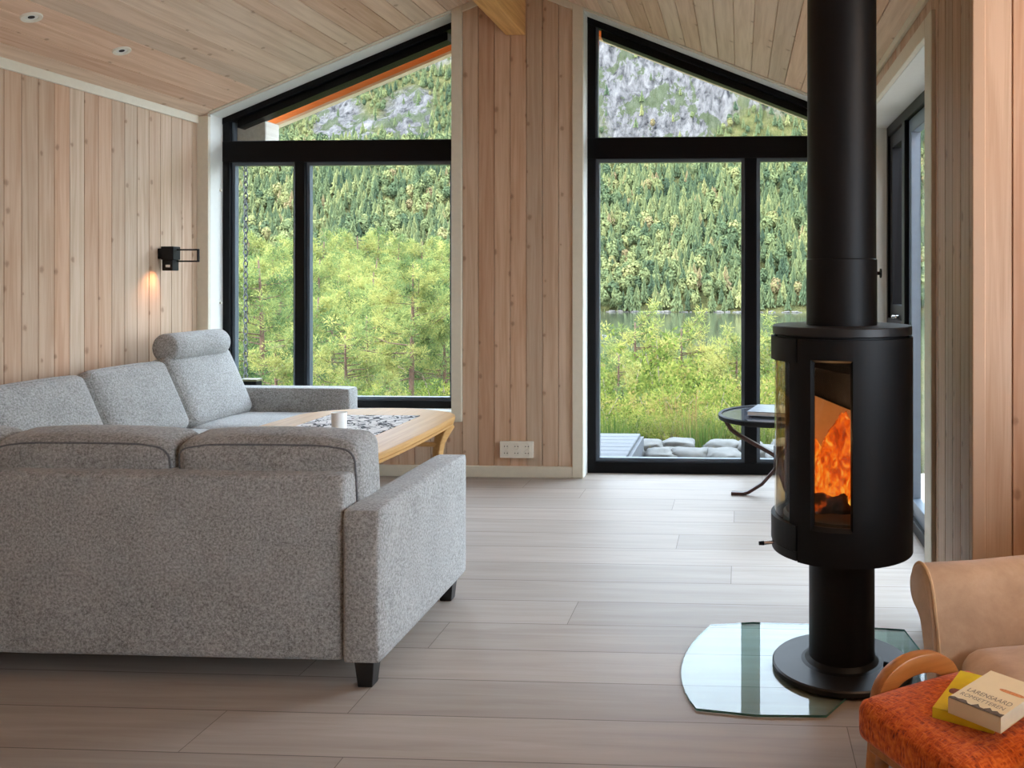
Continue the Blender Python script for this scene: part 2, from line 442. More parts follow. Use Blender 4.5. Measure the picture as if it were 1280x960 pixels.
# back wall: middle panel, parapet under the left window
UO = -1.86
m = MB()
boards(m, (UO, YB, 0), (1, 0, 0), (0, 0, 1), (0, -1, 0), -0.05, 0.80, lambda u: 0, lambda u: ceil_z(UO + u) + 0.02, extra=(XRIDGE - UO,))
boards(m, (UO, YB, 0), (1, 0, 0), (0, 0, 1), (0, -1, 0), XL - UO, -0.0501, lambda u: 0, lambda u: 0.42)
m.box(XL - 0.2, -1.90, YB + 0.012, YB + 0.22, -0.1, 0.40)
for xa, xb in ((-1.90, XRIDGE), (XRIDGE, -1.06)):
    za, zb = ceil_z(xa) + 0.1, ceil_z(xb) + 0.1
    b0 = len(m.v)
    m.v += [(xa, YB + 0.012, -0.1), (xb, YB + 0.012, -0.1), (xb, YB + 0.22, -0.1), (xa, YB + 0.22, -0.1),
            (xa, YB + 0.012, za), (xb, YB + 0.012, zb), (xb, YB + 0.22, zb), (xa, YB + 0.22, za)]
    m.f += [tuple(b0 + i for i in q) for q in ((0, 3, 2, 1), (4, 5, 6, 7), (0, 1, 5, 4), (1, 2, 6, 5), (2, 3, 7, 6), (3, 0, 4, 7))]
m.box(0.66, XR + 0.2, YB + 0.012, YB + 0.22, -0.1, ZE + 0.05)
m.box(XL - 0.2, -3.625, YB + 0.012, YB + 0.22, 0.40, ZE + 0.05)
tag(m.build('wall_back', M['wall']), kind='structure')

# right wall with the patio opening
OY0, OY1, OZ = 3.42, 5.51, 2.262
m = MB()
boards(m, (XR, 0, 0), (0, -1, 0), (0, 0, 1), (-1, 0, 0), -OY0 - 0.0, -YJ, lambda u: 0, lambda u: ZE + 0.02)
boards(m, (XR, 0, 0), (0, -1, 0), (0, 0, 1), (-1, 0, 0), -YB, -OY1, lambda u: 0, lambda u: ZE + 0.02)
boards(m, (XR, 0, 0), (0, -1, 0), (0, 0, 1), (-1, 0, 0), -OY1, -OY0, lambda u: OZ, lambda u: ZE + 0.02)
m.box(XR + 0.012, XR + 0.2, YJ + 0.012, OY0 - 0.012, -0.1, ZE + 0.1)
m.box(XR + 0.012, XR + 0.2, OY1 + 0.012, YB + 0.2, -0.1, ZE + 0.1)
m.box(XR + 0.012, XR + 0.2, OY0 - 0.012, OY1 + 0.012, OZ + 0.012, ZE + 0.1)
tag(m.build('wall_right', M['wall']), kind='structure')

# the jog wall facing the camera, far right wall and rear wall
m = MB(); boards(m, (XR, YJ, 0), (1, 0, 0), (0, 0, 1), (0, -1, 0), 0.0, XFAR - XR, lambda u: 0, lambda u: ZE + 0.02)
m.box(XR + 0.02, XFAR + 0.2, YJ + 0.012, YJ + 0.2, -0.1, ZE + 0.1)
tag(m.build('wall_jog', M['wall']), kind='structure')
m = MB(); RW = (-1.9, 1.6, 0.55, 2.2)   # unseen window added for fill light, far right wall (y0, y1, z0, z1)
for ya, yb, lo, hi in ((YREAR, RW[0], 0, ZE + 0.02), (RW[0], RW[1], 0, RW[2]), (RW[0], RW[1], RW[3], ZE + 0.02), (RW[1], YJ, 0, ZE + 0.02)):
    boards(m, (XFAR, 0, 0), (0, -1, 0), (0, 0, 1), (-1, 0, 0), -yb, -ya, lambda u, q=lo: q, lambda u, q=hi: q)
    m.box(XFAR + 0.012, XFAR + 0.2, ya, yb, lo - 0.1 if lo == 0 else lo, hi + 0.05)
tag(m.build('wall_far_right', M['wall']), kind='structure')
m = MB(); boards(m, (XL, YREAR, 0), (1, 0, 0), (0, 0, 1), (0, 1, 0), 0, XR - XL, lambda u: 0, lambda u: ceil_z(XL + u) + 0.02, extra=(XRIDGE - XL,))
boards(m, (XL, YREAR, 0), (1, 0, 0), (0, 0, 1), (0, 1, 0), XR - XL, XFAR - XL, lambda u: 0, lambda u: ZE + 0.02)
m.box(XL - 0.2, XFAR + 0.2, YREAR - 0.2, YREAR - 0.012, -0.1, ZR + 0.2)
tag(m.build('wall_rear', M['wall']), kind='structure')

# ceiling: two slopes and a flat part over the jog
m = MB(); CW = 0.1165; ca = math.atan(PITCH); SL = (XRIDGE - XL) / math.cos(ca)
boards(m, (XL, YREAR - 0.1, ZE), (math.cos(ca), 0, math.sin(ca)), (0, 1, 0), (math.sin(ca), 0, -math.cos(ca)), -0.05, SL, lambda u: 0, lambda u: YB + 0.02 - YREAR + 0.1, CW, 0.003)
boards(m, (XR, YREAR - 0.1, ZE), (-math.cos(ca), 0, math.sin(ca)), (0, 1, 0), (-math.sin(ca), 0, -math.cos(ca)), -0.05, SL, lambda u: 0, lambda u: YB + 0.02 - YREAR + 0.1, CW, 0.003)
boards(m, (XR, YREAR - 0.1, ZE), (1, 0, 0), (0, 1, 0), (0, 0, -1), 0.0, XFAR - XR + 0.1, lambda u: 0, lambda u: YJ - YREAR + 0.12, CW, 0.003)
tag(m.build('ceiling', M['ceil']), kind='structure')
# roof over everything with its gable overhang
YO = 6.52
m = MB()
for sgn, xe in ((1, XL - 0.55), (-1, XR + 0.24)):
    y0 = YREAR - 0.3
    p = [(xe, ceil_z(xe) + 0.03), (XRIDGE, ZR + 0.03), (XRIDGE, ZR + 0.30), (xe, ceil_z(xe) + 0.30)]
    m.loft([[(x, y0, z) for x, z in p], [(x, YO + 0.04, z) for x, z in p]])
m.box(XR + 0.5, XFAR + 0.3, YREAR - 0.3, YJ + 0.3, ZE + 0.06, ZE + 0.3)
tag(m.build('roof', M['barge']), kind='structure')

# ------------------------------------------------------------------ trim, windows, patio door
def xz_prism(mb, poly, y0, y1):
    b = len(mb.v); n = len(poly)
    mb.v += [(x, y0, z) for x, z in poly] + [(x, y1, z) for x, z in poly]
    mb.f.append(tuple(b + k for k in range(n))); mb.f.append(tuple(b + n + k for k in reversed(range(n))))
    for k in range(n):
        k2 = (k + 1) % n; mb.f.append((b + k2, b + k, b + n + k, b + n + k2))

W1 = (-3.608, -1.931, 0.43); W2 = (-1.041, 0.642, 0.0)
TOPO = 0.018
NTRIM = [0]
def trim(mb, mat='trim', bevel=(0.003, 1)):
    NTRIM[0] += 1
    return tag(mb.build('trim_%d' % NTRIM[0], M[mat], bevel=bevel), kind='structure')
YP = YB - 0.016
def sloped(mb, xa, xb, da, db, y0, y1):
    xz_prism(mb, [(xa, ceil_z(xa) - db), (xb, ceil_z(xb) - db), (xb, ceil_z(xb) - da), (xa, ceil_z(xa) - da)], y0, y1)
# left window casing
m = MB(); m.box(XL, W1[0], YP, YB + 0.01, 0.368, ceil_z(XL)); trim(m)
m = MB(); xz_prism(m, [(W1[1], 0.368), (UO, 0.368), (UO, ceil_z(UO)), (W1[1], ceil_z(W1[1]))], YP, YB + 0.01); trim(m)
m = MB(); m.box(W1[0], W1[1], YP, YB + 0.01, 0.368, W1[2]); trim(m)
m = MB(); sloped(m, W1[0], W1[1], 0.0, 0.010, YP, YB + 0.01); trim(m)
# right window casing
m = MB(); xz_prism(m, [(-1.113, 0), (W2[0], 0), (W2[0], ceil_z(W2[0])), (-1.113, ceil_z(-1.113))], YP, YB + 0.01); trim(m)
m = MB(); m.box(W2[1], XR, YP, YB + 0.01, 0, ceil_z(XR)); trim(m)
m = MB(); sloped(m, W2[0], W2[1], 0.0, 0.010, YP, YB + 0.01); trim(m)
# sloping trim over the middle panel
m = MB(); sloped(m, UO, XRIDGE, 0.0, 0.045, YP, YB + 0.01); trim(m)
m = MB(); sloped(m, XRIDGE, -1.113, 0.0, 0.045, YP, YB + 0.01); trim(m)
# crowns
m = MB(); m.box(XL, XL + 0.016, YREAR, YB - 0.016, ZE - 0.05, ZE + 0.004); trim(m)
m = MB(); m.box(XR - 0.016, XR, YJ, YB - 0.016, ZE - 0.035, ZE + 0.004); trim(m)
# skirting
m = MB(); m.box(UO + 0.0, -1.113, YP + 0.002, YB + 0.01, 0, 0.075); tag(m.build('baseboard_back', M['trim'], bevel=(0.003, 1)), kind='structure')
m = MB(); m.box(XL, UO - 0.0005, YP + 0.002, YB + 0.01, 0, 0.075); tag(m.build('baseboard_back_left', M['trim'], bevel=(0.003, 1)), kind='structure')
m = MB(); m.box(XL, XL + 0.014, YREAR, YP, 0, 0.075); tag(m.build('baseboard_left', M['trim'], bevel=(0.003, 1)), kind='structure')
m = MB(); m.box(XR + 0.030, XFAR, YJ - 0.014, YJ + 0.01, 0, 0.075); tag(m.build('baseboard_jog', M['trim'], bevel=(0.003, 1)), kind='structure')
# corner board on the jog
m = MB(); m.box(XR - 0.016, XR + 0.024, YJ - 0.014, YJ + 0.004, 0, ZE); tag(m.build('trim_corner', M['wall'], bevel=(0.003, 1)), kind='structure')
# patio opening casing
m = MB(); m.box(XR - 0.016, XR + 0.01, OY0 - 0.12, OY0, 0, OZ + 0.07); trim(m)
m = MB(); m.box(XR - 0.016, XR + 0.01, OY1, OY1 + 0.075, 0, OZ + 0.07); trim(m)
m = MB(); m.box(XR - 0.016, XR + 0.01, OY0, OY1, OZ, OZ + 0.07); trim(m)
# reveals
def reveal(mb): return trim(mb, 'reveal', None)
YF0, YF1 = YB + 0.15, YB + 0.235
m = MB(); m.box(W1[0] - 0.02, W1[0], YB + 0.01, YF0 + 0.02, W1[2] - 0.02, ceil_z(W1[0]) - 0.01); reveal(m)
m = MB(); m.box(W1[1], W1[1] + 0.03, YB + 0.01, YF1, W1[2] - 0.02, ceil_z(W1[1]) - 0.01); reveal(m)
m = MB(); sloped(m, W1[0], W1[1], 0.010, TOPO, YB + 0.01, YF1); reveal(m)
m = MB(); m.box(W1[0], W1[1], YB + 0.01, YF1, W1[2] - 0.02, W1[2] + 0.004); reveal(m)
m = MB(); m.box(W2[0] - 0.02, W2[0], YB + 0.01, YF1, 0, ceil_z(W2[0]) - 0.01); reveal(m)
m = MB(); m.box(W2[1], W2[1] + 0.02, YB + 0.01, YF1, 0, ceil_z(W2[1]) - 0.01); reveal(m)
m = MB(); sloped(m, W2[0], W2[1], 0.010, TOPO, YB + 0.01, YF1); reveal(m)
XD0 = XR + 0.185
m = MB(); m.box(XR + 0.01, XD0 + 0.1, OY1, OY1 + 0.015, 0, OZ); reveal(m)
m = MB(); m.box(XR + 0.01, XD0 + 0.1, OY0 - 0.014, OY0, 0, OZ); reveal(m)
m = MB(); m.box(XR + 0.01, XD0 + 0.1, OY0, OY1, OZ, OZ + 0.015); reveal(m)

def window(name, W, fl, fb, mull, zt0, zt1, top=0.045):
    x0, x1, z0 = W; root = structure_root(name)
    fr = MB()
    fr.box(x0, x0 + fl, YF0, YF1, z0, ceil_z(x0) - TOPO - 0.02)
    fr.box(x1 - fl, x1, YF0, YF1, z0, ceil_z(x1) - TOPO - 0.02)
    fr.box(x0, x1, YF0 + 0.001, YF1 - 0.001, z0, z0 + fb)
    fr.box(x0, x1, YF0 - 0.004, YF1 - 0.001, zt0, zt1)
    fr.box(mull[0], mull[1], YF0 + 0.002, YF1 - 0.002, z0 + fb, zt0)
    sloped(fr, x0, x1, TOPO, TOPO + top, YF0 - 0.006, YF1 - 0.002)
    fr.build('window_frame', M['frame'], root, bevel=(0.003, 1))
    bl = MB()   # an outer blind rail under the sloping head
    sloped(bl, x0 + 0.09, x1 - 0.09, TOPO + top - 0.01, TOPO + top + 0.052, YF0 + 0.03, YF1 + 0.05); bl.build('blind_rail', M['frame'], root)
    yb0, yb1, bw = YF0 + 0.03, YF1 - 0.012, 0.022
    def pane(poly):
        g = MB(); xz_prism(g, poly, YF0 + 0.052, YF0 + 0.058); g.build('pane', M['glass'], root)
    for xa, xb in ((x0 + fl, mull[0]), (mull[1], x1 - fl)):
        b = MB(); za, zb = z0 + fb, zt0
        b.box(xa, xa + bw, yb0, yb1, za, zb); b.box(xb - bw, xb, yb0, yb1, za, zb)
        b.box(xa + bw, xb - bw, yb0, yb1, za, za + bw); b.box(xa + bw, xb - bw, yb0, yb1, zb - bw, zb)
        b.build('glazing_bead', M['bead'], root)
        pane([(xa + bw, za + bw), (xb - bw, za + bw), (xb - bw, zb - bw), (xa + bw, zb - bw)])
    xa, xb = x0 + fl, x1 - fl
    b = MB(); b.box(xa, xa + 0.012, yb0, yb1, zt1, ceil_z(xa) - TOPO - top); b.box(xb - 0.012, xb, yb0, yb1, zt1, ceil_z(xb) - TOPO - top)
    b.box(xa, xb, yb0, yb1, zt1, zt1 + 0.008)
    b.build('glazing_bead', M['bead'], root)
    pane([(xa + 0.012, zt1 + 0.008), (xb - 0.012, zt1 + 0.008), (xb - 0.012, ceil_z(xb) - TOPO - top), (xa + 0.012, ceil_z(xa) - TOPO - top)])
    return root
w1 = window('window_1', W1, 0.052, 0.055, (-3.095, -3.020), 2.14, 2.285)
w2 = window('window_2', W2, 0.056, 0.078, (0.030, 0.114), 2.145, 2.288)
for z in (1.94, 1.16):
    m = MB(); m.tube([(W1[0] - 0.002, YF0 - 0.03, z), (W1[0] + 0.014, YF0 - 0.03, z)], 0.009, 10)
    m.build('hinge_pin', M['white'], w1, smooth=40)

# patio door unit in the right wall
d1 = structure_root('door_1')
m = MB(); fw = 0.05
m.box(XD0, XD0 + 0.09, OY0, OY0 + fw, 0, OZ); m.box(XD0, XD0 + 0.09, OY1 - fw, OY1, 0, OZ)
m.box(XD0, XD0 + 0.09, OY0 + fw, OY1 - fw, OZ - 0.06, OZ); m.box(XD0, XD0 + 0.09, OY0 + fw, OY1 - fw, 0, 0.06)
MU0, MU1 = 4.90, 4.98
m.box(XD0 - 0.004, XD0 + 0.086, MU0, MU1, 0.06, OZ - 0.06)
m.box(XD0 - 0.002, XD0 + 0.08, MU1, OY1 - fw, 1.02, 1.09)
m.build('door_frame', M['frame'], d1, bevel=(0.003, 1))
def sash(mb, ya, yb, za, zb, wd, x):
    mb.box(x, x + 0.05, ya, ya + wd, za, zb); mb.box(x, x + 0.05, yb - wd, yb, za, zb)
    mb.box(x, x + 0.05, ya + wd, yb - wd, za, za + wd); mb.box(x, x + 0.05, ya + wd, yb - wd, zb - wd, zb)
m = MB(); sash(m, MU1 + 0.004, OY1 - fw - 0.004, 1.094, OZ - 0.064, 0.08, XD0 + 0.012); m.build('sash', M['frame'], d1, bevel=(0.003, 1))
m = MB(); sash(m, OY0 + fw + 0.004, MU0 - 0.004, 0.064, OZ - 0.064, 0.075, XD0 + 0.02); m.build('door_leaf', M['bead'], d1, bevel=(0.003, 1))
for ya, yb, za, zb in ((MU1 + 0.08, OY1 - fw - 0.08, 1.17, OZ - 0.14), (MU1, OY1 - fw, 0.06, 1.02), (OY0 + fw + 0.07, MU0 - 0.07, 0.13, OZ - 0.13)):
    m = MB(); m.box(XD0 + 0.045, XD0 + 0.051, ya, yb, za, zb); m.build('pane', M['glass'], d1)
m = MB(); m.box(XD0 - 0.012, XD0 + 0.004, 5.12, 5.26, 1.10, 1.118); m.box(XD0 - 0.03, XD0 - 0.010, 5.15, 5.17, 1.10, 1.115); m.build('latch', M['chrome'], d1, bevel=(0.002, 1))
m = MB(); m.box(XD0 - 0.025, XD0 - 0.002, 3.62, 3.86, OZ - 0.05, OZ - 0.028); m.box(XD0 - 0.025, XD0 - 0.002, 3.62, 3.86, OZ - 0.022, OZ - 0.002)
m.box(XD0 - 0.015, XD0 - 0.003, 3.61, 3.88, OZ - 0.055, OZ - 0.001); m.build('slot_vent', M['white'], d1, bevel=(0.002, 1))

# window added in the unseen far right wall to let in more light
w3 = structure_root('fill_window'); m = MB(); a, b, c, d = RW
xa, xb = XFAR + 0.03, XFAR + 0.11
m.box(xa, xb, a, a + 0.06, c, d); m.box(xa, xb, b - 0.06, b, c, d); m.box(xa, xb, a, b, c, c + 0.06); m.box(xa, xb, a, b, d - 0.06, d)
m.build('window_frame', M['frame'], w3)
m = MB(); m.box(XFAR + 0.06, XFAR + 0.066, a + 0.06, b - 0.06, c + 0.06, d - 0.06); m.build('pane', M['glass'], w3)

# ridge beam
m = MB(); m.box(-1.566, -1.433, YREAR - 0.02, YB + 0.005, 2.957, ZR - 0.02)
tag(m.build('ridge_beam', M['beam'], bevel=(0.006, 2)), kind='structure')

# ------------------------------------------------------------------ fixtures
def downlight(x, y, label, name='downlight'):
    z = ceil_z(x); t = thing(name, label, 'ceiling light', (x, y, z), 0, 'recessed ceiling spots')
    t.rotation_euler = (0, -ca, 0) if x < XRIDGE else (0, ca, 0)
    m = MB(); m.lathe([(0.028, -0.001), (0.030, -0.006), (0.044, -0.008), (0.047, -0.003), (0.047, 0.006)], 32, caps=False); m.build('trim_ring', M['white'], t, smooth=40)
    m = MB(); m.lathe([(0.0285, -0.002), (0.024, 0.012), (0.021, 0.02)], 24); m.build('reflector', M['reveal'], t, smooth=40)
    m = MB(); m.lathe([(0.0145, -0.003), (0.0145, 0.004)], 20); m.build('bulb', M['dark'], t, smooth=40)
    return t
def ray(u, v):
    c, s = math.cos(TH), math.sin(TH); xc = (u - CX) / F
    return Vector((c * xc - s, s * xc + c, -(v - HZ) / F))
def on_left_slope(u, v):
    d = ray(u, v); # CAM_H + d.z t = ZE + PITCH (d.x t - XL)
    t = (ZE - PITCH * XL - CAM_H) / (d.z - PITCH * d.x); return d * t
for (u, v), lb in (((39, 21), 'round white recessed ceiling spot, nearer the picture corner of the two'), ((152, 63), 'round white recessed ceiling spot nearer the left window')):
    p = on_left_slope(u, v); downlight(p.x, p.y, lb)

# socket plate with three double sockets
t = thing('power_outlet', 'white power outlet plate with three double sockets on the middle wall panel', 'power outlet', (-1.488, YB, 0.187))
m = MB(); m.box(-0.113, 0.113, -0.020, 0, -0.055, 0.055); m.build('cover_plate', M['white'], t, bevel=(0.004, 2))
for i in (-1, 0, 1):
    for j in (-1, 1):
        m = MB(); R = 0.021; n = 24; cx, cz = i * 0.071, j * 0.0225
        rings = []
        for r, y in ((R, -0.0206), (R - 0.002, -0.0226), (R - 0.003, -0.0206), (R - 0.004, -0.0203), (0.001, -0.0203)):
            rings.append([(cx + r * math.cos(2 * math.pi * k / n), y, cz + r * math.sin(2 * math.pi * k / n)) for k in range(n)])
        m.loft(rings, caps=False); s0 = m.build('socket', M['white'], t, smooth=40)
        h = MB()
        for q in (-1, 1): h.tube([(cx + q * 0.009, -0.0202, cz), (cx + q * 0.009, -0.0216, cz)], 0.0034, 10)
        h.build('contact_holes', M['dark'], s0)

# wall lamp over the sofa
LY = 5.42
t = thing('wall_lamp', 'black wall lamp with a square head and looped arm on the left wall', 'wall lamp', (XL, LY, 1.46))
m = MB(); m.box(0, 0.030, -0.022, 0.022, -0.005, 0.060); m.build('wall_plate', M['black'], t, bevel=(0.003, 2))
m = MB(); m.box(0.030, 0.112, -0.036, 0.036, -0.012, 0.072); m.box(0.036, 0.104, -0.032, 0.032, -0.081, -0.012); hd = m.build('lamp_head', M['black'], t, bevel=(0.003, 2))
m = MB(); m.box(0.060, 0.090, -0.0345, -0.031, -0.060, -0.044); m.build('switch', M['chrome'], hd)
m = MB()
for z in (0.052, -0.021): m.bar([(0.112, 0, z), (0.255, 0, z)], 0.012, 0.010)
m.bar([(0.252, 0, -0.026), (0.252, 0, 0.057)], 0.012, 0.014, (0, 1, 0)); m.build('arm_loop', M['black'], t, bevel=(0.002, 1))
ld = bpy.data.lights.new('wall_lamp_light', 'SPOT'); ld.energy = 0.36; ld.color = (1, 0.42, 0.16); ld.spot_size = math.radians(85); ld.spot_blend = 1.0; ld.shadow_soft_size = 0.02
lo = bpy.data.objects.new('wall_lamp_light', ld); link(lo, t); lo.location = (0.085, -0.045, -0.06)
lo.rotation_euler = Vector((-0.48, -0.28, -0.83)).to_track_quat('-Z', 'Y').to_euler()

# warm spot over the armchair corner (added out of view for the warm tint; its fixture is invented)
t = thing('added_spot', 'unseen warm spot added over the tan armchair', 'ceiling light', (1.55, 1.9, ZE))
m = MB(); m.lathe([(0.05, 0.0), (0.05, -0.012), (0.04, -0.014), (0.035, -0.004)], 28); m.build('trim_ring', M['white'], t, smooth=40)
ld = bpy.data.lights.new('added_spot_light', 'POINT'); ld.energy = 2.2; ld.color = (1, 0.74, 0.52); ld.shadow_soft_size = 0.05
lo = bpy.data.objects.new('added_spot_light', ld); link(lo, t); lo.location = (0, 0, -0.09)

# ------------------------------------------------------------------ corner sofa
sofa = thing('corner_sofa', 'grey wool corner sofa with black block legs and a bolster headrest', 'sofa', (-1.28, 2.79, 0))
SO = Vector((-1.28, 2.79, 0))
def L(p): return tuple(Vector(p) - SO)
def sbox(name, x0, x1, y0, y1, z0, z1, r=0.02, seg=3, mat='sofa'):
    m = MB(); m.box(x0 - SO.x, x1 - SO.x, y0 - SO.y, y1 - SO.y, z0, z1); return m.build(name, M[mat], sofa, smooth=50, bevel=(r, seg))
def sofa_arm(x0, x1, y0, y1, z0, z1, bul, r):
    return cushion('armrest', M['sofa'], sofa, (x1 - x0, y1 - y0, z1 - z0), r, bul, L(((x0 + x1) / 2, (y0 + y1) / 2, (z0 + z1) / 2)), n=14)
sofa_arm(-1.286, -1.160, 2.782, 3.69, 0.088, 0.588, (0.008, 0.012, 0.008), 0.014)
sofa_arm(-3.60, -2.565, 5.645, 5.793, 0.088, 0.606, (0.006, 0.004, 0.004), 0.016)
# backs (slightly raked)
def back(name, poly, axis, a0, a1, r=0.02):
    m = MB()
    if axis == 'x': m.loft([[(a - SO.x, y - SO.y, z) for y, z in poly] for a in (a0, a1)])
    else: m.loft([[(x - SO.x, a - SO.y, z) for x, z in poly] for a in (a0, a1)])
    return m.build(name, M['sofa'], sofa, smooth=50, bevel=(r, 3))
back('back_panel', [(2.795, 0.088), (2.95, 0.088), (2.95, 0.45), (2.945, 0.692), (2.80, 0.692)], 'x', -3.61, -1.288)
back('back_panel', [(-3.62, 0.088), (-3.47, 0.088), (-3.47, 0.45), (-3.475, 0.70), (-3.615, 0.70)], 'y', 2.96, 5.64)
sbox('seat_base', -3.46, -1.29, 2.955, 3.65, 0.10, 0.27); sbox('seat_base', -3.46, -2.60, 3.66, 5.64, 0.10, 0.27)
for x0, x1 in ((-1.92, -1.292), (-2.57, -1.925)):
    cushion('seat_cushion', M['sofa'], sofa, (x1 - x0, 0.73, 0.19), 0.04, (0.004, 0.01, 0.012), L(((x0 + x1) / 2, 3.315, 0.36)))
cushion('seat_cushion', M['sofa'], sofa, (0.93, 0.73, 0.19), 0.04, (0.002, 0.004, 0.012), L((-3.03, 3.315, 0.36)))
for y0, y1 in ((3.69, 4.34), (4.345, 4.99), (4.995, 5.64)):
    cushion('seat_cushion', M['sofa'], sofa, (0.93, y1 - y0, 0.19), 0.04, (0.01, 0.004, 0.012), L((-3.03, (y0 + y1) / 2, 0.36)))
# back cushions of the near run (lean back over the back panel)
def piped(c, pts):
    m = MB(); m.tube([L(p) for p in pts], 0.0035, 6); m.build('piping', M['piping'], c, smooth=40)
from mathutils.bvhtree import BVHTree
def pipe_loop(c, M4, hx, hy, hz, side, axis, bul):
    """piping along the seam round one face of a cushion (axis 0/1, side +-1)"""
    me = c.data; tree = BVHTree.FromPolygons([v.co.copy() for v in me.vertices], [tuple(p.vertices) for p in me.polygons])
    pts = []; n = 72
    a_, b_ = (hx, hz) if axis == 1 else (hy, hz)
    for k in range(n + 1):
        t = 2 * math.pi * k / n; cx_, cz_ = math.cos(t), math.sin(t)
        x = math.copysign(abs(cx_) ** 0.28, cx_) * a_; z = math.copysign(abs(cz_) ** 0.28, cz_) * b_
        o = side * (hy if axis == 1 else hx) 
        q = M4 @ (Vector((x, o, z)) if axis == 1 else Vector((o, x, z)))
        h_ = tree.find_nearest(q); pts.append(h_[0])
    m = MB(); m.tube(pts, 0.0036 if axis == 1 else 0.0028, 6, caps=False); m.build('piping', M['piping'] if axis == 1 else M['sofa'], c, smooth=40)
def near_cushion(x0, x1):
    cx = (x0 + x1) / 2; W = x1 - x0
    me = cushion_mesh('back_cushion', W, 0.20, 0.43, 0.042, (0.006, 0.012, 0.022), 16)
    X = Matrix.Translation(L((cx, 2.985, 0.578))) @ Matrix.Rotation(math.radians(6), 4, 'X')
    me.transform(X); c = finish(me, 'back_cushion', M['sofa'], sofa, smooth=60)
    pipe_loop(c, X, W / 2, 0.10, 0.215, -1, 1, 0.0)
    return c
near_cushion(-1.905, -1.274); near_cushion(-2.552, -1.915); near_cushion(-3.16, -2.562)
def wall_cushion(y0, y1, top):
    h = top - 0.40; me = cushion_mesh('back_cushion', 0.22, y1 - y0, h, 0.05, (0.018, 0.004, 0.010), 16)
    X = Matrix.Translation(L((-3.365, (y0 + y1) / 2, (top + 0.42) / 2))) @ Matrix.Rotation(math.radians(-24), 4, 'Y')
    me.transform(X); c = finish(me, 'back_cushion', M['sofa'], sofa, smooth=60)
    pipe_loop(c, X, 0.11, (y1 - y0) / 2, h / 2, 1, 0, 0.0)
    return c
wall_cushion(4.99, 5.635, 0.855); wall_cushion(4.35, 4.98, 0.83); wall_cushion(3.71, 4.34, 0.82); wall_cushion(3.10, 3.70, 0.82)
# bolster headrest
m = MB(); n = 40
prof = [(0.0, 0.0), (0.066, 0.0), (0.078, 0.004), (0.085, 0.014), (0.086, 0.10), (0.086, 0.42), (0.085, 0.53), (0.078, 0.541), (0.066, 0.545), (0.0, 0.545)]
rings = [[(-3.385 - SO.x + max(r, 1e-4) * math.cos(2 * math.pi * k / n), 5.015 - SO.y + y, 0.918 + max(r, 1e-4) * math.sin(2 * math.pi * k / n)) for k in range(n)] for r, y in prof]
m.loft(rings, caps=False); m.build('headrest_bolster', M['sofa'], sofa, smooth=40)
for x, y in ((-1.222, 2.835), (-1.215, 3.60), (-3.50, 2.87), (-2.64, 5.70), (-2.64, 4.4), (-3.5, 5.6)):
    m = MB(); b, c = 0.024, 0.033
    m.loft([[(x - SO.x + sx * r, y - SO.y + sy * r, z) for sx, sy in ((-1, -1), (1, -1), (1, 1), (-1, 1))] for r, z in ((b, 0.0), (c, 0.090))])
    m.build('leg', M['legblack'], sofa, bevel=(0.003, 2))

# ------------------------------------------------------------------ coffee table and what lies on it
TZ = 0.56; TC = (-2.05, 4.33)
table = thing('coffee_table', 'varnished beech coffee table with bowed ends and curved legs behind the sofa', 'table', (TC[0], TC[1], 0))
def outline(hx, hy, bow, side, n=14, rc=0.07):
    pts = []
    cor = [(hx, -hy + 0.0), (hx, hy), (-hx, hy), (-hx, -hy)]
    def edge(a, b, off):
        res = []
        for i in range(n):
            t = i / n; x = a[0] + (b[0] - a[0]) * t; y = a[1] + (b[1] - a[1]) * t; k = 4 * t * (1 - t)
            res.append((x + off[0] * k, y + off[1] * k))
        return res
    pts += edge(cor[0], cor[1], (side, 0)); pts += edge(cor[1], cor[2], (0, bow)); pts += edge(cor[2], cor[3], (-side, 0)); pts += edge(cor[3], cor[0], (0, -bow))
    for _ in range(2):   # soften corners
        q = []
        for i in range(len(pts)):
            a, b, c = pts[i - 1], pts[i], pts[(i + 1) % len(pts)]
            q.append(((a[0] + 2 * b[0] + c[0]) / 4, (a[1] + 2 * b[1] + c[1]) / 4))
        pts = q
    return pts
base = outline(0.452, 0.62, 0.20, 0.022)
def scaled(poly, d):
    out = []; n = len(poly)
    for i in range(n):
        a, c = Vector(poly[i - 1]), Vector(poly[(i + 1) % n]); t = (c - a).normalized(); nn = Vector((t.y, -t.x)); p = Vector(poly[i]) - nn * d * (-1 if False else 1)
        out.append((p.x, p.y))
    return out
m = MB()
m.loft([[(x, y, z) for x, y in scaled(base, d)] for d, z in ((0.030, TZ - 0.052), (0.010, TZ - 0.050), (0.006, TZ - 0.036), (0.012, TZ - 0.033), (0.002, TZ - 0.028), (0.0, TZ - 0.012), (0.006, TZ - 0.002), (0.012, TZ))])
m.build('tabletop', M['beech'], table, smooth=35)
for sx in (-1, 1):
    for sy in (-1, 1):
        m = MB(); pts = []; ws = []
        for i in range(11):
            t = i / 10; z = (TZ - 0.045) * (1 - t)
            off = 0.05 * (1 - t) ** 7 + 0.012 * t ** 4
            pts.append((sx * (0.355 + off), sy * (0.52 + off * 0.9), z)); ws.append(0.058 - 0.018 * t if t > .15 else 0.07)
        m.bar(pts, ws, [w_ * 0.72 for w_ in ws], (sx * 0.5, sy, 0.0)); m.build('leg', M['beech'], table, smooth=50, bevel=(0.006, 2))
for sy in (-1, 1):
    m = MB(); m.tube([(-0.36, sy * 0.525, 0.40), (0.36, sy * 0.525, 0.40)], 0.014, 12); m.build('stretcher', M['beech'], table, smooth=40)

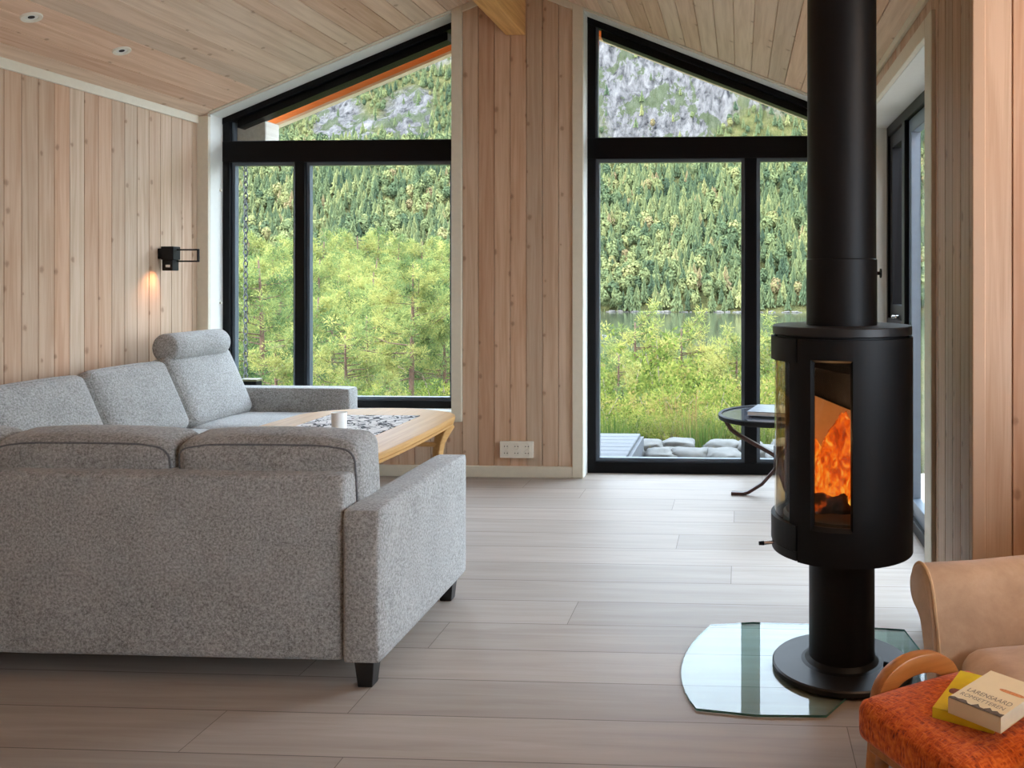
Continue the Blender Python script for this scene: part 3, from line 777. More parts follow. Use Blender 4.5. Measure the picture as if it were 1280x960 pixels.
def runner_mat():
    t = NT('runner_print'); v = t.coords(); n = t.noise(v, 11, 1.5, 0.4, 0.8)
    band = t.math('ABSOLUTE', t.math('SUBTRACT', n, 0.5)); k1 = t.math('LESS_THAN', band, 0.034)
    n2 = t.noise(t.mapping(v, loc=(3, 5, 0)), 14, 1, 0.4, 0.8); k2 = t.math('LESS_THAN', t.math('ABSOLUTE', t.math('SUBTRACT', n2, 0.47)), 0.022)
    c = t.mix(t.math('MAXIMUM', k1, k2), lin(226, 222, 218), lin(28, 26, 30)); t.bsdf(c, 0.85); return t.m
m = MB(); xs = [-2.31 + 0.52 * i / 12 for i in range(13)]
m.prism([(x, 4.155) for x in xs] + [(x, 4.845) for x in reversed(xs)], TZ + 0.0005, TZ + 0.0030)
RUN = m.build('table_runner', runner_mat()); tag(RUN, 'white table runner with black scribble print lying on the coffee table', 'table runner')
m = MB(); m.lathe([(0.030, 0.0), (0.036, 0.004), (0.039, 0.085), (0.0385, 0.088), (0.0355, 0.085), (0.034, 0.010), (0.001, 0.008)], 32, caps=False); m.lathe([(0.0001, 0), (0.030, 0)], 32, caps=False)
CUP = m.build('cup', M['ceramic'], smooth=40, loc=(-2.035, 4.375, TZ + 0.0032)); tag(CUP, 'small white cup standing on the table runner', 'cup')

# things on the window ledge behind the far arm
t = thing('metal_box', 'dark metal box on the ledge of the left window behind the sofa arm', 'box', (-3.36, 5.885, 0.434))
m = MB(); m.box(-0.06, 0.06, -0.035, 0.035, 0, 0.19); m.build('body', M['black'], t, bevel=(0.004, 2))
m = MB(); m.box(-0.063, 0.063, -0.038, 0.038, 0.19, 0.205); m.build('lid', simple('box_lid', lin(120, 118, 84), 0.4), t, bevel=(0.003, 2))
m = MB(); m.lathe([(0.032, 0), (0.034, 0.02), (0.034, 0.2), (0.030, 0.215), (0.024, 0.225)], 28); BJ = m.build('jar', simple('blue_glaze', lin(36, 52, 150), 0.3), smooth=40, loc=(-3.475, 5.885, 0.434)); tag(BJ, 'blue jar beside the dark box on the left window ledge', 'jar')

# ------------------------------------------------------------------ wood stove
SX, SY, SR = 0.347, 3.03, 0.2375
stove = thing('wood_stove', 'black cylindrical wood stove on a pedestal, burning, with curved glass door', 'stove', (SX, SY, 0))
ZB, ZT = 0.418, 1.139
G0, G1, GZ0, GZ1 = -31.0, 2.0, 0.530, 1.074
m = MB(); ri = SR - 0.012
m.arc_shell((0, 0), ri, SR, -43, G0, ZB, ZT, 8); m.arc_shell((0, 0), ri, SR, G1, 223, ZB, ZT, 90)
m.arc_shell((0, 0), ri, SR, G0, G1, ZB, GZ0, 14); m.arc_shell((0, 0), ri, SR, G0, G1, GZ1, ZT, 14)
body = m.build('body', M['black'], stove, smooth=30)
m = MB()   # rounded underside and the inner floor
m.lathe([(0.02, ZB + 0.002), (SR - 0.02, ZB - 0.004), (SR - 0.006, ZB + 0.004), (SR - 0.012, ZB + 0.02), (0.02, ZB + 0.02)], 64); m.build('bottom', M['black'], stove, smooth=30)
m = MB(); m.lathe([(0.02, ZT - 0.03), (SR - 0.018, ZT - 0.03), (SR - 0.018, ZT + 0.012), (0.02, ZT + 0.012)], 64); m.build('neck', M['black'], stove, smooth=30)
m = MB(); m.lathe([(0.02, 1.146), (SR - 0.006, 1.146), (SR - 0.003, 1.149), (SR - 0.003, 1.173), (SR - 0.006, 1.176), (0.02, 1.178)], 72); m.build('top_plate', M['cast'], stove, smooth=30)
# side window: bevelled frame, pane
m = MB()
def ang(a, r, z): t = math.radians(a); return (r * math.sin(t), -r * math.cos(t), z)
outer = [(G0, GZ0), (G1, GZ0), (G1, GZ1), (G0, GZ1)]; inner = [(G0 + 1.5, GZ0 + 0.012), (G1 - 1.2, GZ0 + 0.012), (G1 - 1.2, GZ1 - 0.008), (G0 + 1.5, GZ1 - 0.008)]
def loopp(q, r, n=10):
    res = []
    for i in range(4):
        a, b = q[i], q[(i + 1) % 4]
        for k in range(n): t = k / n; res.append(ang(a[0] + (b[0] - a[0]) * t, r, a[1] + (b[1] - a[1]) * t))
    return res
m.loft([loopp(outer, SR - 0.0005), loopp(inner, SR - 0.013), loopp(inner, SR - 0.022)], caps=False)
m.build('side_window_frame', M['black'], stove, smooth=30)
m = MB(); m.arc_shell((0, 0), SR - 0.020, SR - 0.016, G0 + 1.5, G1 - 1.2, GZ0 + 0.012, GZ1 - 0.008, 8); m.build('side_pane', M['stoveglass'], stove, smooth=30)
# door facing the sofa: two bands, two stiles, curved glass, handle
D0, D1 = -44, -136
m = MB()
m.arc_shell((0, 0), ri, SR + 0.003, D0, D1, 1.062, 1.139, 30); m.arc_shell((0, 0), ri, SR + 0.003, D0, D1, 0.452, 0.535, 30)
m.arc_shell((0, 0), ri - 0.004, SR - 0.005, D0, -53, 0.535, 1.062, 4); m.arc_shell((0, 0), ri - 0.004, SR - 0.005, -127, D1, 0.535, 1.062, 4)
door = m.build('door', M['black'], stove, smooth=30)
m = MB(); m.arc_shell((0, 0), SR - 0.014, SR - 0.009, -53, -127, 0.530, 1.066, 30); m.build('curved_pane', M['stoveglass'], door, smooth=30)
m = MB(); m.arc_shell((0, 0), ri, SR, D0, D1, 0.420, 0.449, 30); m.build('ash_drawer', M['black'], stove, smooth=30)
m = MB(); hp = ang(-78, SR, 0.445); hq = ang(-78, SR + 0.035, 0.443); hr = ang(-78, SR + 0.052, 0.443)
m.tube([hp, hq], 0.006, 12); m.build('air_lever', M['chrome'], stove, smooth=40)
m = MB(); m.tube([hq, hr], [0.0075, 0.0065], 12); m.build('lever_knob', M['black'], stove, smooth=40)
# flue
def circ(r0, r1, z0, z1, r2=None):
    m = MB(); m.lathe([(r0, z0), (r1, z1)], 64); return m
zc = ceil_z(SX)
m = MB(); m.lathe([(0.1195, 1.170), (0.1195, 1.398), (0.1165, 1.401), (0.1165, zc + 0.25)], 72); m.build('flue_pipe', M['black'], stove, smooth=30)
m = MB(); m.tube([(0.118, 0, 1.352), (0.130, 0, 1.352)], 0.006, 12); m.tube([(0.130, 0, 1.352), (0.134, 0, 1.352)], 0.016, 16); m.build('damper_knob', M['black'], stove, smooth=40)
# pedestal and base
m = MB(); m.lathe([(0.150, 0.030), (0.125, 0.038), (0.1125, 0.052), (0.1110, 0.075), (0.1110, ZB + 0.01)], 64); m.build('pedestal', M['black'], stove, smooth=30)
m = MB(); m.lathe([(0.232, 0.009), (0.236, 0.011), (0.236, 0.026), (0.231, 0.031), (0.150, 0.034)], 72); m.build('base_plate', M['cast'], stove, smooth=30)
m = MB(); m.tube([ang(62, 0.15, 0.05), ang(62, 0.175, 0.05)], 0.010, 14); m.tube([ang(62, 0.175, 0.05), ang(62, 0.181, 0.05)], 0.017, 18); m.build('air_knob', M['black'], stove, smooth=40)
# firebox lining, baffle, grate
m = MB(); m.arc_shell((0, 0), 0.195, 0.212, 52, 205, 0.50, 0.985, 50)
m.v = [(x, y, (0.905 - 0.41 * (min(max(x, -0.19), 0.06) + 0.07)) if z > 0.9 else z) for x, y, z in m.v]; m.build('firebox_lining', M['lining'], stove, smooth=30)
m = MB(); bz0, bz1 = 1.055, 0.985
m.v += [(-0.15, -0.15, bz0), (0.18, -0.15, bz1), (0.18, 0.15, bz1), (-0.15, 0.15, bz0), (-0.15, -0.15, bz0 + 0.02), (0.18, -0.15, bz1 + 0.02), (0.18, 0.15, bz1 + 0.02), (-0.15, 0.15, bz0 + 0.02)]
m.f += [(0, 3, 2, 1), (4, 5, 6, 7), (0, 1, 5, 4), (1, 2, 6, 5), (2, 3, 7, 6), (3, 0, 4, 7)]
m.build('baffle', M['black'], stove)
m = MB(); m.lathe([(0.02, 0.50), (0.20, 0.50), (0.20, 0.535), (0.19, 0.545), (0.10, 0.53), (0.02, 0.525)], 48); m.build('grate', M['cast'], stove, smooth=30)

# logs and flames
def charred():
    t = NT('charred_log'); v = t.coords(); n = t.noise(v, 22, 4, 0.6); c = t.ramp(n, [(0.35, lin(22, 16, 14)), (0.65, lin(92, 58, 38))])
    b = t.bsdf(c, 0.95, 0, n, 0.8, 0.01)
    e = t.ramp(n, [(0.56, (0, 0, 0, 1)), (0.75, (1, 0.14, 0.01, 1))]); t.l(e, b.inputs['Emission Color']); b.inputs['Emission Strength'].default_value = 0.08; return t.m
CH = charred()
random.seed(4)
def log(name, a, b, r, label):
    m = MB(); a, b = Vector(a), Vector(b); n = 12; pts = [a.lerp(b, i / n) for i in range(n + 1)]
    rr = [r * (0.9 + 0.16 * random.random()) for _ in pts]; rr[0] *= 0.85; rr[-1] *= 0.8
    m.tube(pts, rr, 12); o = m.build(name, CH, smooth=50, loc=(SX, SY, 0)); tag(o, label, 'log', None); return o
log('log', (-0.11, -0.075, 0.583), (0.10, -0.035, 0.580), 0.038, 'charred burning log nearest the side window of the stove')
log('log', (-0.10, 0.075, 0.583), (0.11, 0.06, 0.583), 0.038, 'charred burning log at the far side of the stove firebox')
log('log', (-0.09, -0.02, 0.652), (0.08, 0.05, 0.655), 0.034, 'charred burning log laid across the other two in the stove')
def flame_mat():
    t = NT('flame'); v = t.coords(); nz = t.noise(t.mapping(v, (34, 34, 15)), 1.0, 4, 0.62, 1.6)
    sp = t.n('SeparateXYZ'); t.l(v, sp.inputs[0])
    hgt = t.n('MapRange'); hgt.inputs['From Min'].default_value = 0.56; hgt.inputs['From Max'].default_value = 0.92; t.l(sp.outputs[2], hgt.inputs['Value'])
    hot = t.math('SUBTRACT', nz, t.math('MULTIPLY', hgt.outputs[0], 0.12))
    c = t.ramp(hot, [(0.30, (0.28, 0.022, 0.003, 1)), (0.43, (0.85, 0.11, 0.008, 1)), (0.54, (1.0, 0.30, 0.025, 1)), (0.64, (1.0, 0.62, 0.14, 1))])
    em = t.n('Emission'); t.l(c, em.inputs[0]); em.inputs[1].default_value = FLAME
    tr = t.n('BsdfTransparent'); mx = t.n('MixShader')
    al = t.ramp(hot, [(0.20, (0.25, 0.25, 0.25, 1)), (0.42, (0.85, 0.85, 0.85, 1))]); t.l(al, mx.inputs[0])
    t.l(tr.outputs[0], mx.inputs[1]); t.l(em.outputs[0], mx.inputs[2]); t.l(mx.outputs[0], t.out.inputs[0]); return t.m
FLAME = 0.13
FM = flame_mat()
m = MB(); random.seed(11)
for i in range(30):
    a = random.uniform(0, 6.28); d = random.uniform(0.0, 0.145); x0, y0 = d * math.cos(a) + 0.01, d * math.sin(a) - 0.02; h = random.uniform(0.16, 0.30) * (1.15 - d * 2.5); r = random.uniform(0.028, 0.045)
    rings = []; n = 12; ph = random.uniform(0, 6.28)
    for k in range(13):
        t = k / 12; rr = r * (0.55 + 0.9 * t) * (1 - t) ** 0.7 * 1.5 + 0.0006; sw = 0.03 * t
        x = x0 * (1 - 0.35 * t) + sw * math.sin(ph + 5 * t); y = y0 * (1 - 0.35 * t) + sw * math.cos(ph * 1.7 + 6 * t)
        rings.append([(x + rr * math.cos(2 * math.pi * q / n) * (1 + 0.25 * math.sin(3 * t * 6 + q)), y + rr * math.sin(2 * math.pi * q / n), 0.575 + h * t) for q in range(n)])
    m.loft(rings)
FO = m.build('fire', FM, smooth=60, loc=(SX, SY, 0)); tag(FO, 'orange flames burning over the logs inside the black stove', 'fire', kind='stuff')
pl = bpy.data.lights.new('fire_light', 'POINT'); pl.energy = 0.30; pl.color = (1, 0.68, 0.42); pl.shadow_soft_size = 0.08
po = bpy.data.objects.new('fire_light', pl); link(po); po.location = (SX - 0.02, SY - 0.02, 0.80)

# glass hearth plate
pts = [(0.262, 2.690), (0.05, 2.683), (-0.135, 2.712)]
for i in range(1, 12):
    t = i / 12; a = (1 - t) ** 2; b = 2 * t * (1 - t); c = t * t
    pts.append((a * -0.135 + b * -0.275 + c * -0.11, a * 2.712 + b * 3.01 + c * 3.372))
pts += [(-0.11, 3.372), (0.05, 3.402), (0.30, 3.396), (0.62, 3.36), (0.66, 3.05), (0.66, 2.90), (0.35, 2.83)]
m = MB(); m.prism(list(reversed(pts)), 0.001, 0.0085)
me = bpy.data.meshes.new('hearth_plate'); me.from_pydata(m.v, [], m.f); me.materials.append(M['plate']); me.materials.append(M['plate_edge'])
for p in me.polygons: p.material_index = 0 if abs(p.normal.z) > 0.9 else 1
HP = bpy.data.objects.new('hearth_plate', me); link(HP); tag(HP, 'clear glass hearth plate on the floor under and before the stove', 'glass plate')

# ------------------------------------------------------------------ round side table by the right window
t = thing('side_table', 'round dark side table with bent brown legs by the right window', 'side table', (0.235, 5.385, 0))
SZ = 0.50; R = 0.368
m = MB(); m.lathe([(0.002, SZ - 0.012), (R - 0.02, SZ - 0.012), (R - 0.02, SZ), (0.002, SZ)], 64); m.build('top_panel', M['tabletop'], t, smooth=30)
m = MB(); m.lathe([(R - 0.02, SZ - 0.020), (R - 0.004, SZ - 0.022), (R, SZ - 0.014), (R, SZ + 0.004), (R - 0.006, SZ + 0.010), (R - 0.02, SZ + 0.006), (R - 0.02, SZ - 0.020)], 64, caps=False); m.build('rim', M['black'], t, smooth=40)
for k in range(3):
    a = math.radians(168 + 120 * k); c, s = math.cos(a), math.sin(a)
    prof = [(0.335, SZ - 0.018), (0.325, SZ - 0.06), (0.295, SZ - 0.105), (0.25, SZ - 0.135), (0.05, SZ - 0.235), (-0.02, SZ - 0.275)]
    m = MB(); m.bar([(r * c, r * s, z) for r, z in prof], 0.030, 0.022, (0, 0, 1)); 
    m.build('leg', M['redbrown'], t, smooth=40, bevel=(0.003, 2))
    a += math.radians(6); c, s = math.cos(a), math.sin(a)
    prof = [(-0.02, SZ - 0.26), (0.03, 0.155), (0.10, 0.075), (0.185, 0.020), (0.215, 0.011), (0.29, 0.011)]
    m = MB(); m.bar([(r * c, r * s, z) for r, z in prof], 0.034, 0.020, (0, 0, 1)); m.build('foot', M['redbrown'], t, smooth=40, bevel=(0.003, 2))
m = MB(); m.tube([(0, 0, 0.17), (0, 0, 0.31)], 0.03, 20); m.build('hub', M['redbrown'], t, smooth=40)
b = thing('book', 'thin grey book lying on the round dark side table', 'book', (0.30, 5.36, SZ + 0.0105), math.radians(-14))
m = MB(); m.box(-0.23, 0.15, -0.15, 0.15, 0, 0.004); m.box(-0.23, 0.15, -0.15, 0.15, 0.022, 0.026); m.box(-0.23, 0.15, 0.146, 0.15, 0.004, 0.022); m.build('cover', simple('grey_cover', lin(170, 176, 182), 0.25), b, bevel=(0.001, 1))
m = MB(); m.box(-0.226, 0.146, -0.147, 0.145, 0.004, 0.022); m.build('pages', simple('paper', lin(206, 200, 188), 0.8), b)

# ------------------------------------------------------------------ orange footstool
ST = math.radians(31); STZ = 0.46
stool = thing('footstool', 'orange tweed footstool with a bent oak side frame, in front of the tan armchair', 'footstool', (0.252, 1.868, 0), ST)
# local x = along the oak side (away from the camera, right), local y = negative along the front edge
SLX, SLY = 0.305, 0.325
me = cushion_mesh('seat', SLX + 0.016, SLY, 0.088, 0.026, (0.004, 0.004, 0.014), 14)
me.transform(Matrix.Translation((SLX / 2 - 0.008, -SLY / 2, STZ - 0.044))); finish(me, 'seat', M['tweed'], stool, smooth=60)
m = MB(); m.box(0.012, SLX - 0.012, -SLY + 0.012, -0.012, STZ - 0.115, STZ - 0.087); m.build('seat_rail', M['oak'], stool, bevel=(0.004, 2))
for yy in (0.016, -SLY + 0.05):
    pts = []; n = 22; x0, x1 = (0.070, 0.268) if yy > 0 else (0.03, 0.275); arch = yy > 0
    for z in ((0.0, 0.12, 0.24, 0.34, 0.40) if arch else (0.0, 0.12, 0.24, 0.29)): pts.append((x0 - 0.035 + 0.07 * z / 0.4 * 0.5, z))
    for i in range(1, n):
        tt = math.pi * i / n; pts.append(((x0 + x1) / 2 - (x1 - x0) / 2 * math.cos(tt) * 1.0, (0.415 + 0.072 * math.sin(tt) ** 0.8) if arch else 0.31))
    for z in ((0.40, 0.34, 0.24, 0.12, 0.0) if arch else (0.29, 0.24, 0.12, 0.0)): pts.append((x1 + 0.035 - 0.07 * z / 0.4 * 0.5, z))
    m = MB(); m.bar([(x, yy, z) for x, z in pts], 0.026, 0.036, (0, 1, 0)) if False else m.bar([(x, yy, z) for x, z in pts], 0.042, 0.030, (0, 1, 0))
    m.build('side_frame', M['oak'], stool, smooth=40, bevel=(0.004, 2))

# paperbacks on the stool
def paperback(label, corner, vx, vy, z, th, cover, art):
    """corner: near-left corner on the stool; vx, vy the two sides"""
    vx, vy = Vector(vx + (0,)), Vector(vy + (0,)); lx, ly = vx.length, vy.length
    b = thing('book', label, 'book', (corner[0], corner[1], z), math.atan2(vx.y, vx.x), None)
    ly2 = ly
    m = MB(); m.box(0, lx, 0, ly2, 0, 0.0012); m.box(0, lx, 0, ly2, th - 0.0012, th); m.box(0, lx, 0, 0.0015, 0, th); m.build('cover', cover, b)
    m = MB(); m.box(0.0015, lx - 0.0015, 0.0016, ly2 - 0.001, 0.0013, th - 0.0013); m.build('pages', simple('book_pages', lin(228, 214, 184), 0.85), b)
    return b, lx, ly2
def at_z(u, v, z):
    d = ray(u, v); t = (z - CAM_H) / d.z; return d * t
z0 = STZ + 0.012
def books():
    zt = z0 + 0.020
    A, B = at_z(1165.5, 884, zt), at_z(1200.5, 838, zt)   # near-left and far-left corners of the yellow book
    left = (B - A).to_2d(); nrm = Vector((left.y, -left.x)).normalized()
    cov = simple('yellow_cover', lin(224, 198, 30), 0.45, var=0.12, scale=20)
    b, lx, ly = paperback('yellow paperback underneath the cream one on the orange footstool', (A.x, A.y), tuple(nrm * 0.118), tuple(left), z0, 0.020, cov, None)
    n = 18; m = MB()
    poly = [(0.040 + 0.034 * math.cos(2 * math.pi * k / n), ly * 0.47 + 0.014 * math.sin(2 * math.pi * k / n) + 0.004 * math.sin(6 * math.pi * k / n)) for k in range(n)]
    m.prism(poly, 0.0200, 0.0203); m.build('cover_picture', simple('brown_picture', lin(128, 74, 62), 0.45, var=0.4, scale=60), b)
    zt2 = z0 + 0.0205 + 0.030
    A, B, Cc = at_z(1185, 871.5, zt2), at_z(1234, 836.5, zt2), at_z(1251, 897, zt2)
    nrm = (Cc - A).to_2d(); left = (B - A).to_2d(); pl_ = Vector((-nrm.y, nrm.x)).normalized() * left.length
    cov = simple('cream_cover', lin(226, 212, 176), 0.45, var=0.05, scale=12)
    b, lx, ly = paperback('cream paperback with grey title lettering on top of the yellow one', (A.x, A.y), tuple(nrm), tuple(pl_), z0 + 0.0205, 0.030, cov, None)
    ink = simple('grey_ink', lin(128, 122, 112), 0.6); th = 0.030
    def text(s, x, y, size, mat, name):
        cu = bpy.data.curves.new(name, 'FONT'); cu.body = s; cu.size = size; cu.align_x = 'LEFT'
        ob = bpy.data.objects.new(name, cu); COL.objects.link(ob); dg = bpy.context.evaluated_depsgraph_get()
        me = bpy.data.meshes.new_from_object(ob.evaluated_get(dg)); bpy.data.objects.remove(ob)
        wd = max(v.co.x for v in me.vertices) or 1
        me.transform(Matrix.Translation((x, y, th + 0.0004)) @ Matrix.Scale((lx - 0.018) / wd, 4, (1, 0, 0))); me.materials.append(mat)
        o = bpy.data.objects.new(name, me); link(o, b)
    text('LARENSAARD', 0.010, ly * 0.30, 0.024, ink, 'title'); text('ROMSETTEREN', 0.008, ly * 0.16, 0.020, ink, 'title')
    m = MB(); random.seed(3); q = [(0.0, 0.001)] + [(lx * i / 14, 0.001 + ly * (0.02 + 0.09 * random.random())) for i in range(15)] + [(lx, 0.001)]
    m.prism(q, th, th + 0.0003); m.build('cover_landscape', simple('landscape_ink', lin(92, 82, 74), 0.6, var=0.5, scale=80), b)
    m = MB(); pb = []
    for k in range(16): a = 2 * math.pi * k / 16; pb.append((lx * 0.72 + 0.026 * math.copysign(abs(math.cos(a)) ** 0.5, math.cos(a)), ly * 0.62 + 0.006 * math.sin(a)))
    m.prism(pb, th, th + 0.0003); m.build('cover_badge', simple('badge', lin(206, 134, 82), 0.5, var=0.25, scale=200), b)
books()

# ------------------------------------------------------------------ tan armchair (faces the stove)
AT = math.radians(11)
chair = thing('armchair', 'tan suede armchair with rolled arms beside the stove', 'armchair', (0.470, 2.262, 0), AT)
# local x = towards its back (right), local y = outward past the far arm, z up
def roll_arm(y_off, mirror, name='armrest'):
    prof = [(-0.050, 0.12), (-0.050, 0.34), (-0.046, 0.44), (-0.036, 0.51), (-0.016, 0.565), (0.016, 0.592), (0.052, 0.598), (0.086, 0.585), (0.108, 0.555), (0.108, 0.520), (0.088, 0.492), (0.056, 0.478), (0.034, 0.45), (0.018, 0.32), (0.008, 0.12)]
    for _ in range(2):
        q = [prof[0]]
        for a, b in zip(prof[:-1], prof[1:]): q += [(a[0] * .75 + b[0] * .25, a[1] * .75 + b[1] * .25), (a[0] * .25 + b[0] * .75, a[1] * .25 + b[1] * .75)]
        prof = q + [prof[-1]]
    m = MB(); rings = []; cy, cz = 0.02, 0.40
    for x, sc, dz in ((0.000, 0.93, 0), (0.004, 0.97, 0), (0.014, 1.0, 0), (0.15, 1.0, 0.0), (0.35, 1.0, 0.010), (0.55, 1.0, 0.03), (0.70, 1.0, 0.05)):
        rings.append([(x + 0.06 * max(0, (0.50 - z)) , y_off + (cy + (y - cy) * sc) * (1 if not mirror else -1), cz + (z - cz) * sc + dz * max(0, (z - 0.3) / 0.3)) for y, z in prof])
    m.loft(rings); a = m.build(name, M['suede'], chair, smooth=50)
    m = MB(); sel = rings[2]; m.tube([(p[0] - 0.003, p[1], p[2]) for p in sel], 0.0045, 6); m.build('piping', simple('tan_piping', lin(196, 164, 126), 0.8), a, smooth=40)
roll_arm(0.0, False); roll_arm(-0.68, True)
me = cushion_mesh('seat_cushion', 0.64, 0.578, 0.16, 0.045, (0.035, 0.0, 0.018), 14); me.transform(Matrix.Translation((0.385, -0.34, 0.345))); sc_ = finish(me, 'seat_cushion', M['suede'], chair, smooth=60)
me = cushion_mesh('seat_base', 0.66, 0.572, 0.17, 0.02, (0, 0, 0), 6); me.transform(Matrix.Translation((0.395, -0.34, 0.185))); finish(me, 'seat_base', M['suede'], chair, smooth=60)
me = cushion_mesh('backrest', 0.17, 0.76, 0.62, 0.06, (0.02, 0.0, 0.04), 14); me.transform(Matrix.Translation((0.80, -0.34, 0.60)) @ Matrix.Rotation(math.radians(10), 4, 'Y')); finish(me, 'backrest', M['suede'], chair, smooth=60)
for x, y in ((0.06, -0.02), (0.06, -0.66), (0.78, -0.02), (0.78, -0.66)):
    m = MB(); m.tube([(x, y, 0), (x, y, 0.12)], [0.015, 0.024], 14); m.build('leg', M['oak'], chair, smooth=40)

# ------------------------------------------------------------------ outside: gable overhang, chain, deck, stones
m = MB()
for xa, xb in ((XL - 0.55, XRIDGE), (XRIDGE, XR + 0.24)):
    sloped(m, xa, xb, -0.28, 0.015, YO - 0.05, YO)
tag(m.build('trim_bargeboard', M['barge']), kind='structure')
m = MB()
for xa, xb in ((XL - 0.55, XRIDGE), (XRIDGE, XR + 0.24)): sloped(m, xa, xb, 0.014, 0.035, YO - 0.055, YO + 0.01)
tag(m.build('trim_bargeboard_edge', M['bargelight']), kind='structure')
m = MB(); m.box(-3.62, -3.365, YB + 0.27, 6.27, 2.22, 2.45); tag(m.build('trim_eaves_purlin', M['purlin'], bevel=(0.005, 1)), kind='structure')

p = ray(307, 200) ; p = p * (6.22 / p.y); q = ray(307, 322); q = q * (6.22 / q.y)
m = MB(); z = 2.46; i = 0
while z > q.z:
    n = 12; ring = [(0.011 * math.cos(2 * math.pi * k / n), 0, 0.026 * math.sin(2 * math.pi * k / n)) for k in range(n + 1)]
    ring = [(x if i % 2 else 0.0, 0.0 if i % 2 else x, zz) for x, y, zz in ring]
    m.tube([(p.x + x * 1.3, 6.22 + y * 1.3, z + zz) for x, y, zz in ring], 0.0042, 6, caps=False); z -= 0.041; i += 1
tag(m.build('rain_chain', simple('galvanised', lin(92, 96, 98), 0.5, 0.5), smooth=50), 'grey rain chain hanging from the eaves outside the left window', 'chain')

deck = thing('wooden_deck', 'weathered grey wooden deck outside the right window', 'deck', (-2.2, 6.7, 0))
for k in range(9):
    y = 6.20 + k * 0.148
    m = MB(); m.box(-1.6, 1.345, y - 6.7, y - 6.7 + 0.142, -0.035, -0.007); m.build('deck_board', M['deck'], deck, bevel=(0.004, 1))
m = MB(); m.box(1.30, 1.372, -0.52, 0.85, -0.30, -0.036); m.build('fascia', M['deck'], deck)

random.seed(21)
def stone_mesh(sx, sy, sz, seed):
    bm = bmesh.new(); bmesh.ops.create_icosphere(bm, subdivisions=3, radius=1.0)
    for v in bm.verts:
        d = v.co.normalized(); k = 1 + 0.22 * noise.noise(d * 1.4 + Vector((seed * 7.1, 0, 0))) + 0.13 * noise.noise(d * 3.7 + Vector((seed, 3, 0))) + 0.09 * noise.noise(d * 8.0 + Vector((seed, 9, 1)))
        q = Vector([math.copysign(abs(c) ** 0.62, c) for c in d])
        v.co = Vector((q.x * sx * k, q.y * sy * k, q.z * sz * k))
    me = bpy.data.meshes.new('garden_stone'); bm.to_mesh(me); bm.free(); return me
ROWS = [(782, 572, .26), (812, 562, .20), (848, 560, .23), (863, 572, .26), (905, 561, .24), (938, 564, .20), (903, 574, .24), (826, 573, .22), (962, 570, .22), (985, 562, .22), (1010, 572, .24), (975, 577, .18)]
SL_ = ['flat pale stone by the deck edge, front row', 'flat pale stone by the deck edge, back row', 'pale stone in the back row left of the grass tufts', 'broad pale stone in the front row below the tall grass', 'pale stone in the back row left of the window mullion', 'pale stone in the back row behind the window mullion', 'broad pale stone in the front row left of the window mullion', 'small pale stone in the front row, second from the deck', 'pale stone in the front row behind the side table leg', 'pale stone in the back row beyond the side table', 'pale stone in the front row hidden behind the stove', 'small pale stone nearest the sill behind the side table']
for i, (u, v, sx) in enumerate(ROWS):
    d = ray(u, v); tt = (-0.20 - CAM_H) / d.z; P = d * tt
    o = bpy.data.objects.new('garden_stone', stone_mesh(sx * 0.68, 0.16, 0.085, i)); o.data.materials.append(M['stone']); o.data.shade_smooth()
    link(o); o.location = (P.x, P.y, -0.20); o.rotation_euler = (0, 0, random.uniform(-.25, .25)); tag(o, SL_[i], 'stone', 'stones outside the right window')

# ------------------------------------------------------------------ terrain, lake
def sstep(a, b, x):
    t = np.clip((x - a) / (b - a), 0, 1); return t * t * (3 - 2 * t)
def fbm(x, y, seed=0, octs=4):
    """cheap smooth value noise on numpy arrays"""
    rs = np.random.RandomState(seed); G = rs.rand(64, 64); out = np.zeros_like(x, dtype=float); amp, tot = 1.0, 0.0
    for o in range(octs):
        xi, yi = np.floor(x).astype(int), np.floor(y).astype(int); fx, fy = x - xi, y - yi
        fx, fy = fx * fx * (3 - 2 * fx), fy * fy * (3 - 2 * fy)
        g = lambda a, b: G[a % 64, b % 64]
        out += amp * ((g(xi, yi) * (1 - fx) + g(xi + 1, yi) * fx) * (1 - fy) + (g(xi, yi + 1) * (1 - fx) + g(xi + 1, yi + 1) * fx) * fy)
        tot += amp; amp *= 0.5; x = x * 2.03 + 11.3; y = y * 2.03 + 5.7
    return out / tot
LAKE = -16.0
def rockiness(x, y):
    """1 on bare cliff, 0 in forest"""
    t = x / y; n = fbm(x / 38, y / 26, 3)
    z_el = (hill(x, y) - CAM_H) / y              # elevation above the horizon
    cliff = sstep(0.135, 0.165, z_el + (n - 0.5) * 0.10 - 0.10 * sstep(-0.06, 0.03, t) * 0.4) * sstep(-0.24, -0.19, t + (n - .5) * .05)
    cliff *= 1 - 0.9 * sstep(0.045, 0.075, t - 0.25 * (z_el - 0.2) + (n - 0.5) * 0.05)
    low = sstep(-0.175, -0.145, t) ; cliff *= 1 - (1 - low) * sstep(0.20, 0.165, z_el)
    def blob(t0, e0, rt, re): return np.clip(1.3 - np.sqrt(((t - t0) / rt) ** 2 + ((z_el - e0) / re) ** 2), 0, 1)
    scree = np.maximum(blob(-0.46, 0.178, 0.045, 0.030), blob(-0.385, 0.185, 0.040, 0.036)) + (n - 0.5) * 0.9
    top = sstep(0.235, 0.255, z_el + (n - .5) * .04) * sstep(-0.40, -0.35, t)
    return np.clip(np.maximum(np.maximum(cliff, sstep(0.28, 0.5, scree)), top), 0, 1)
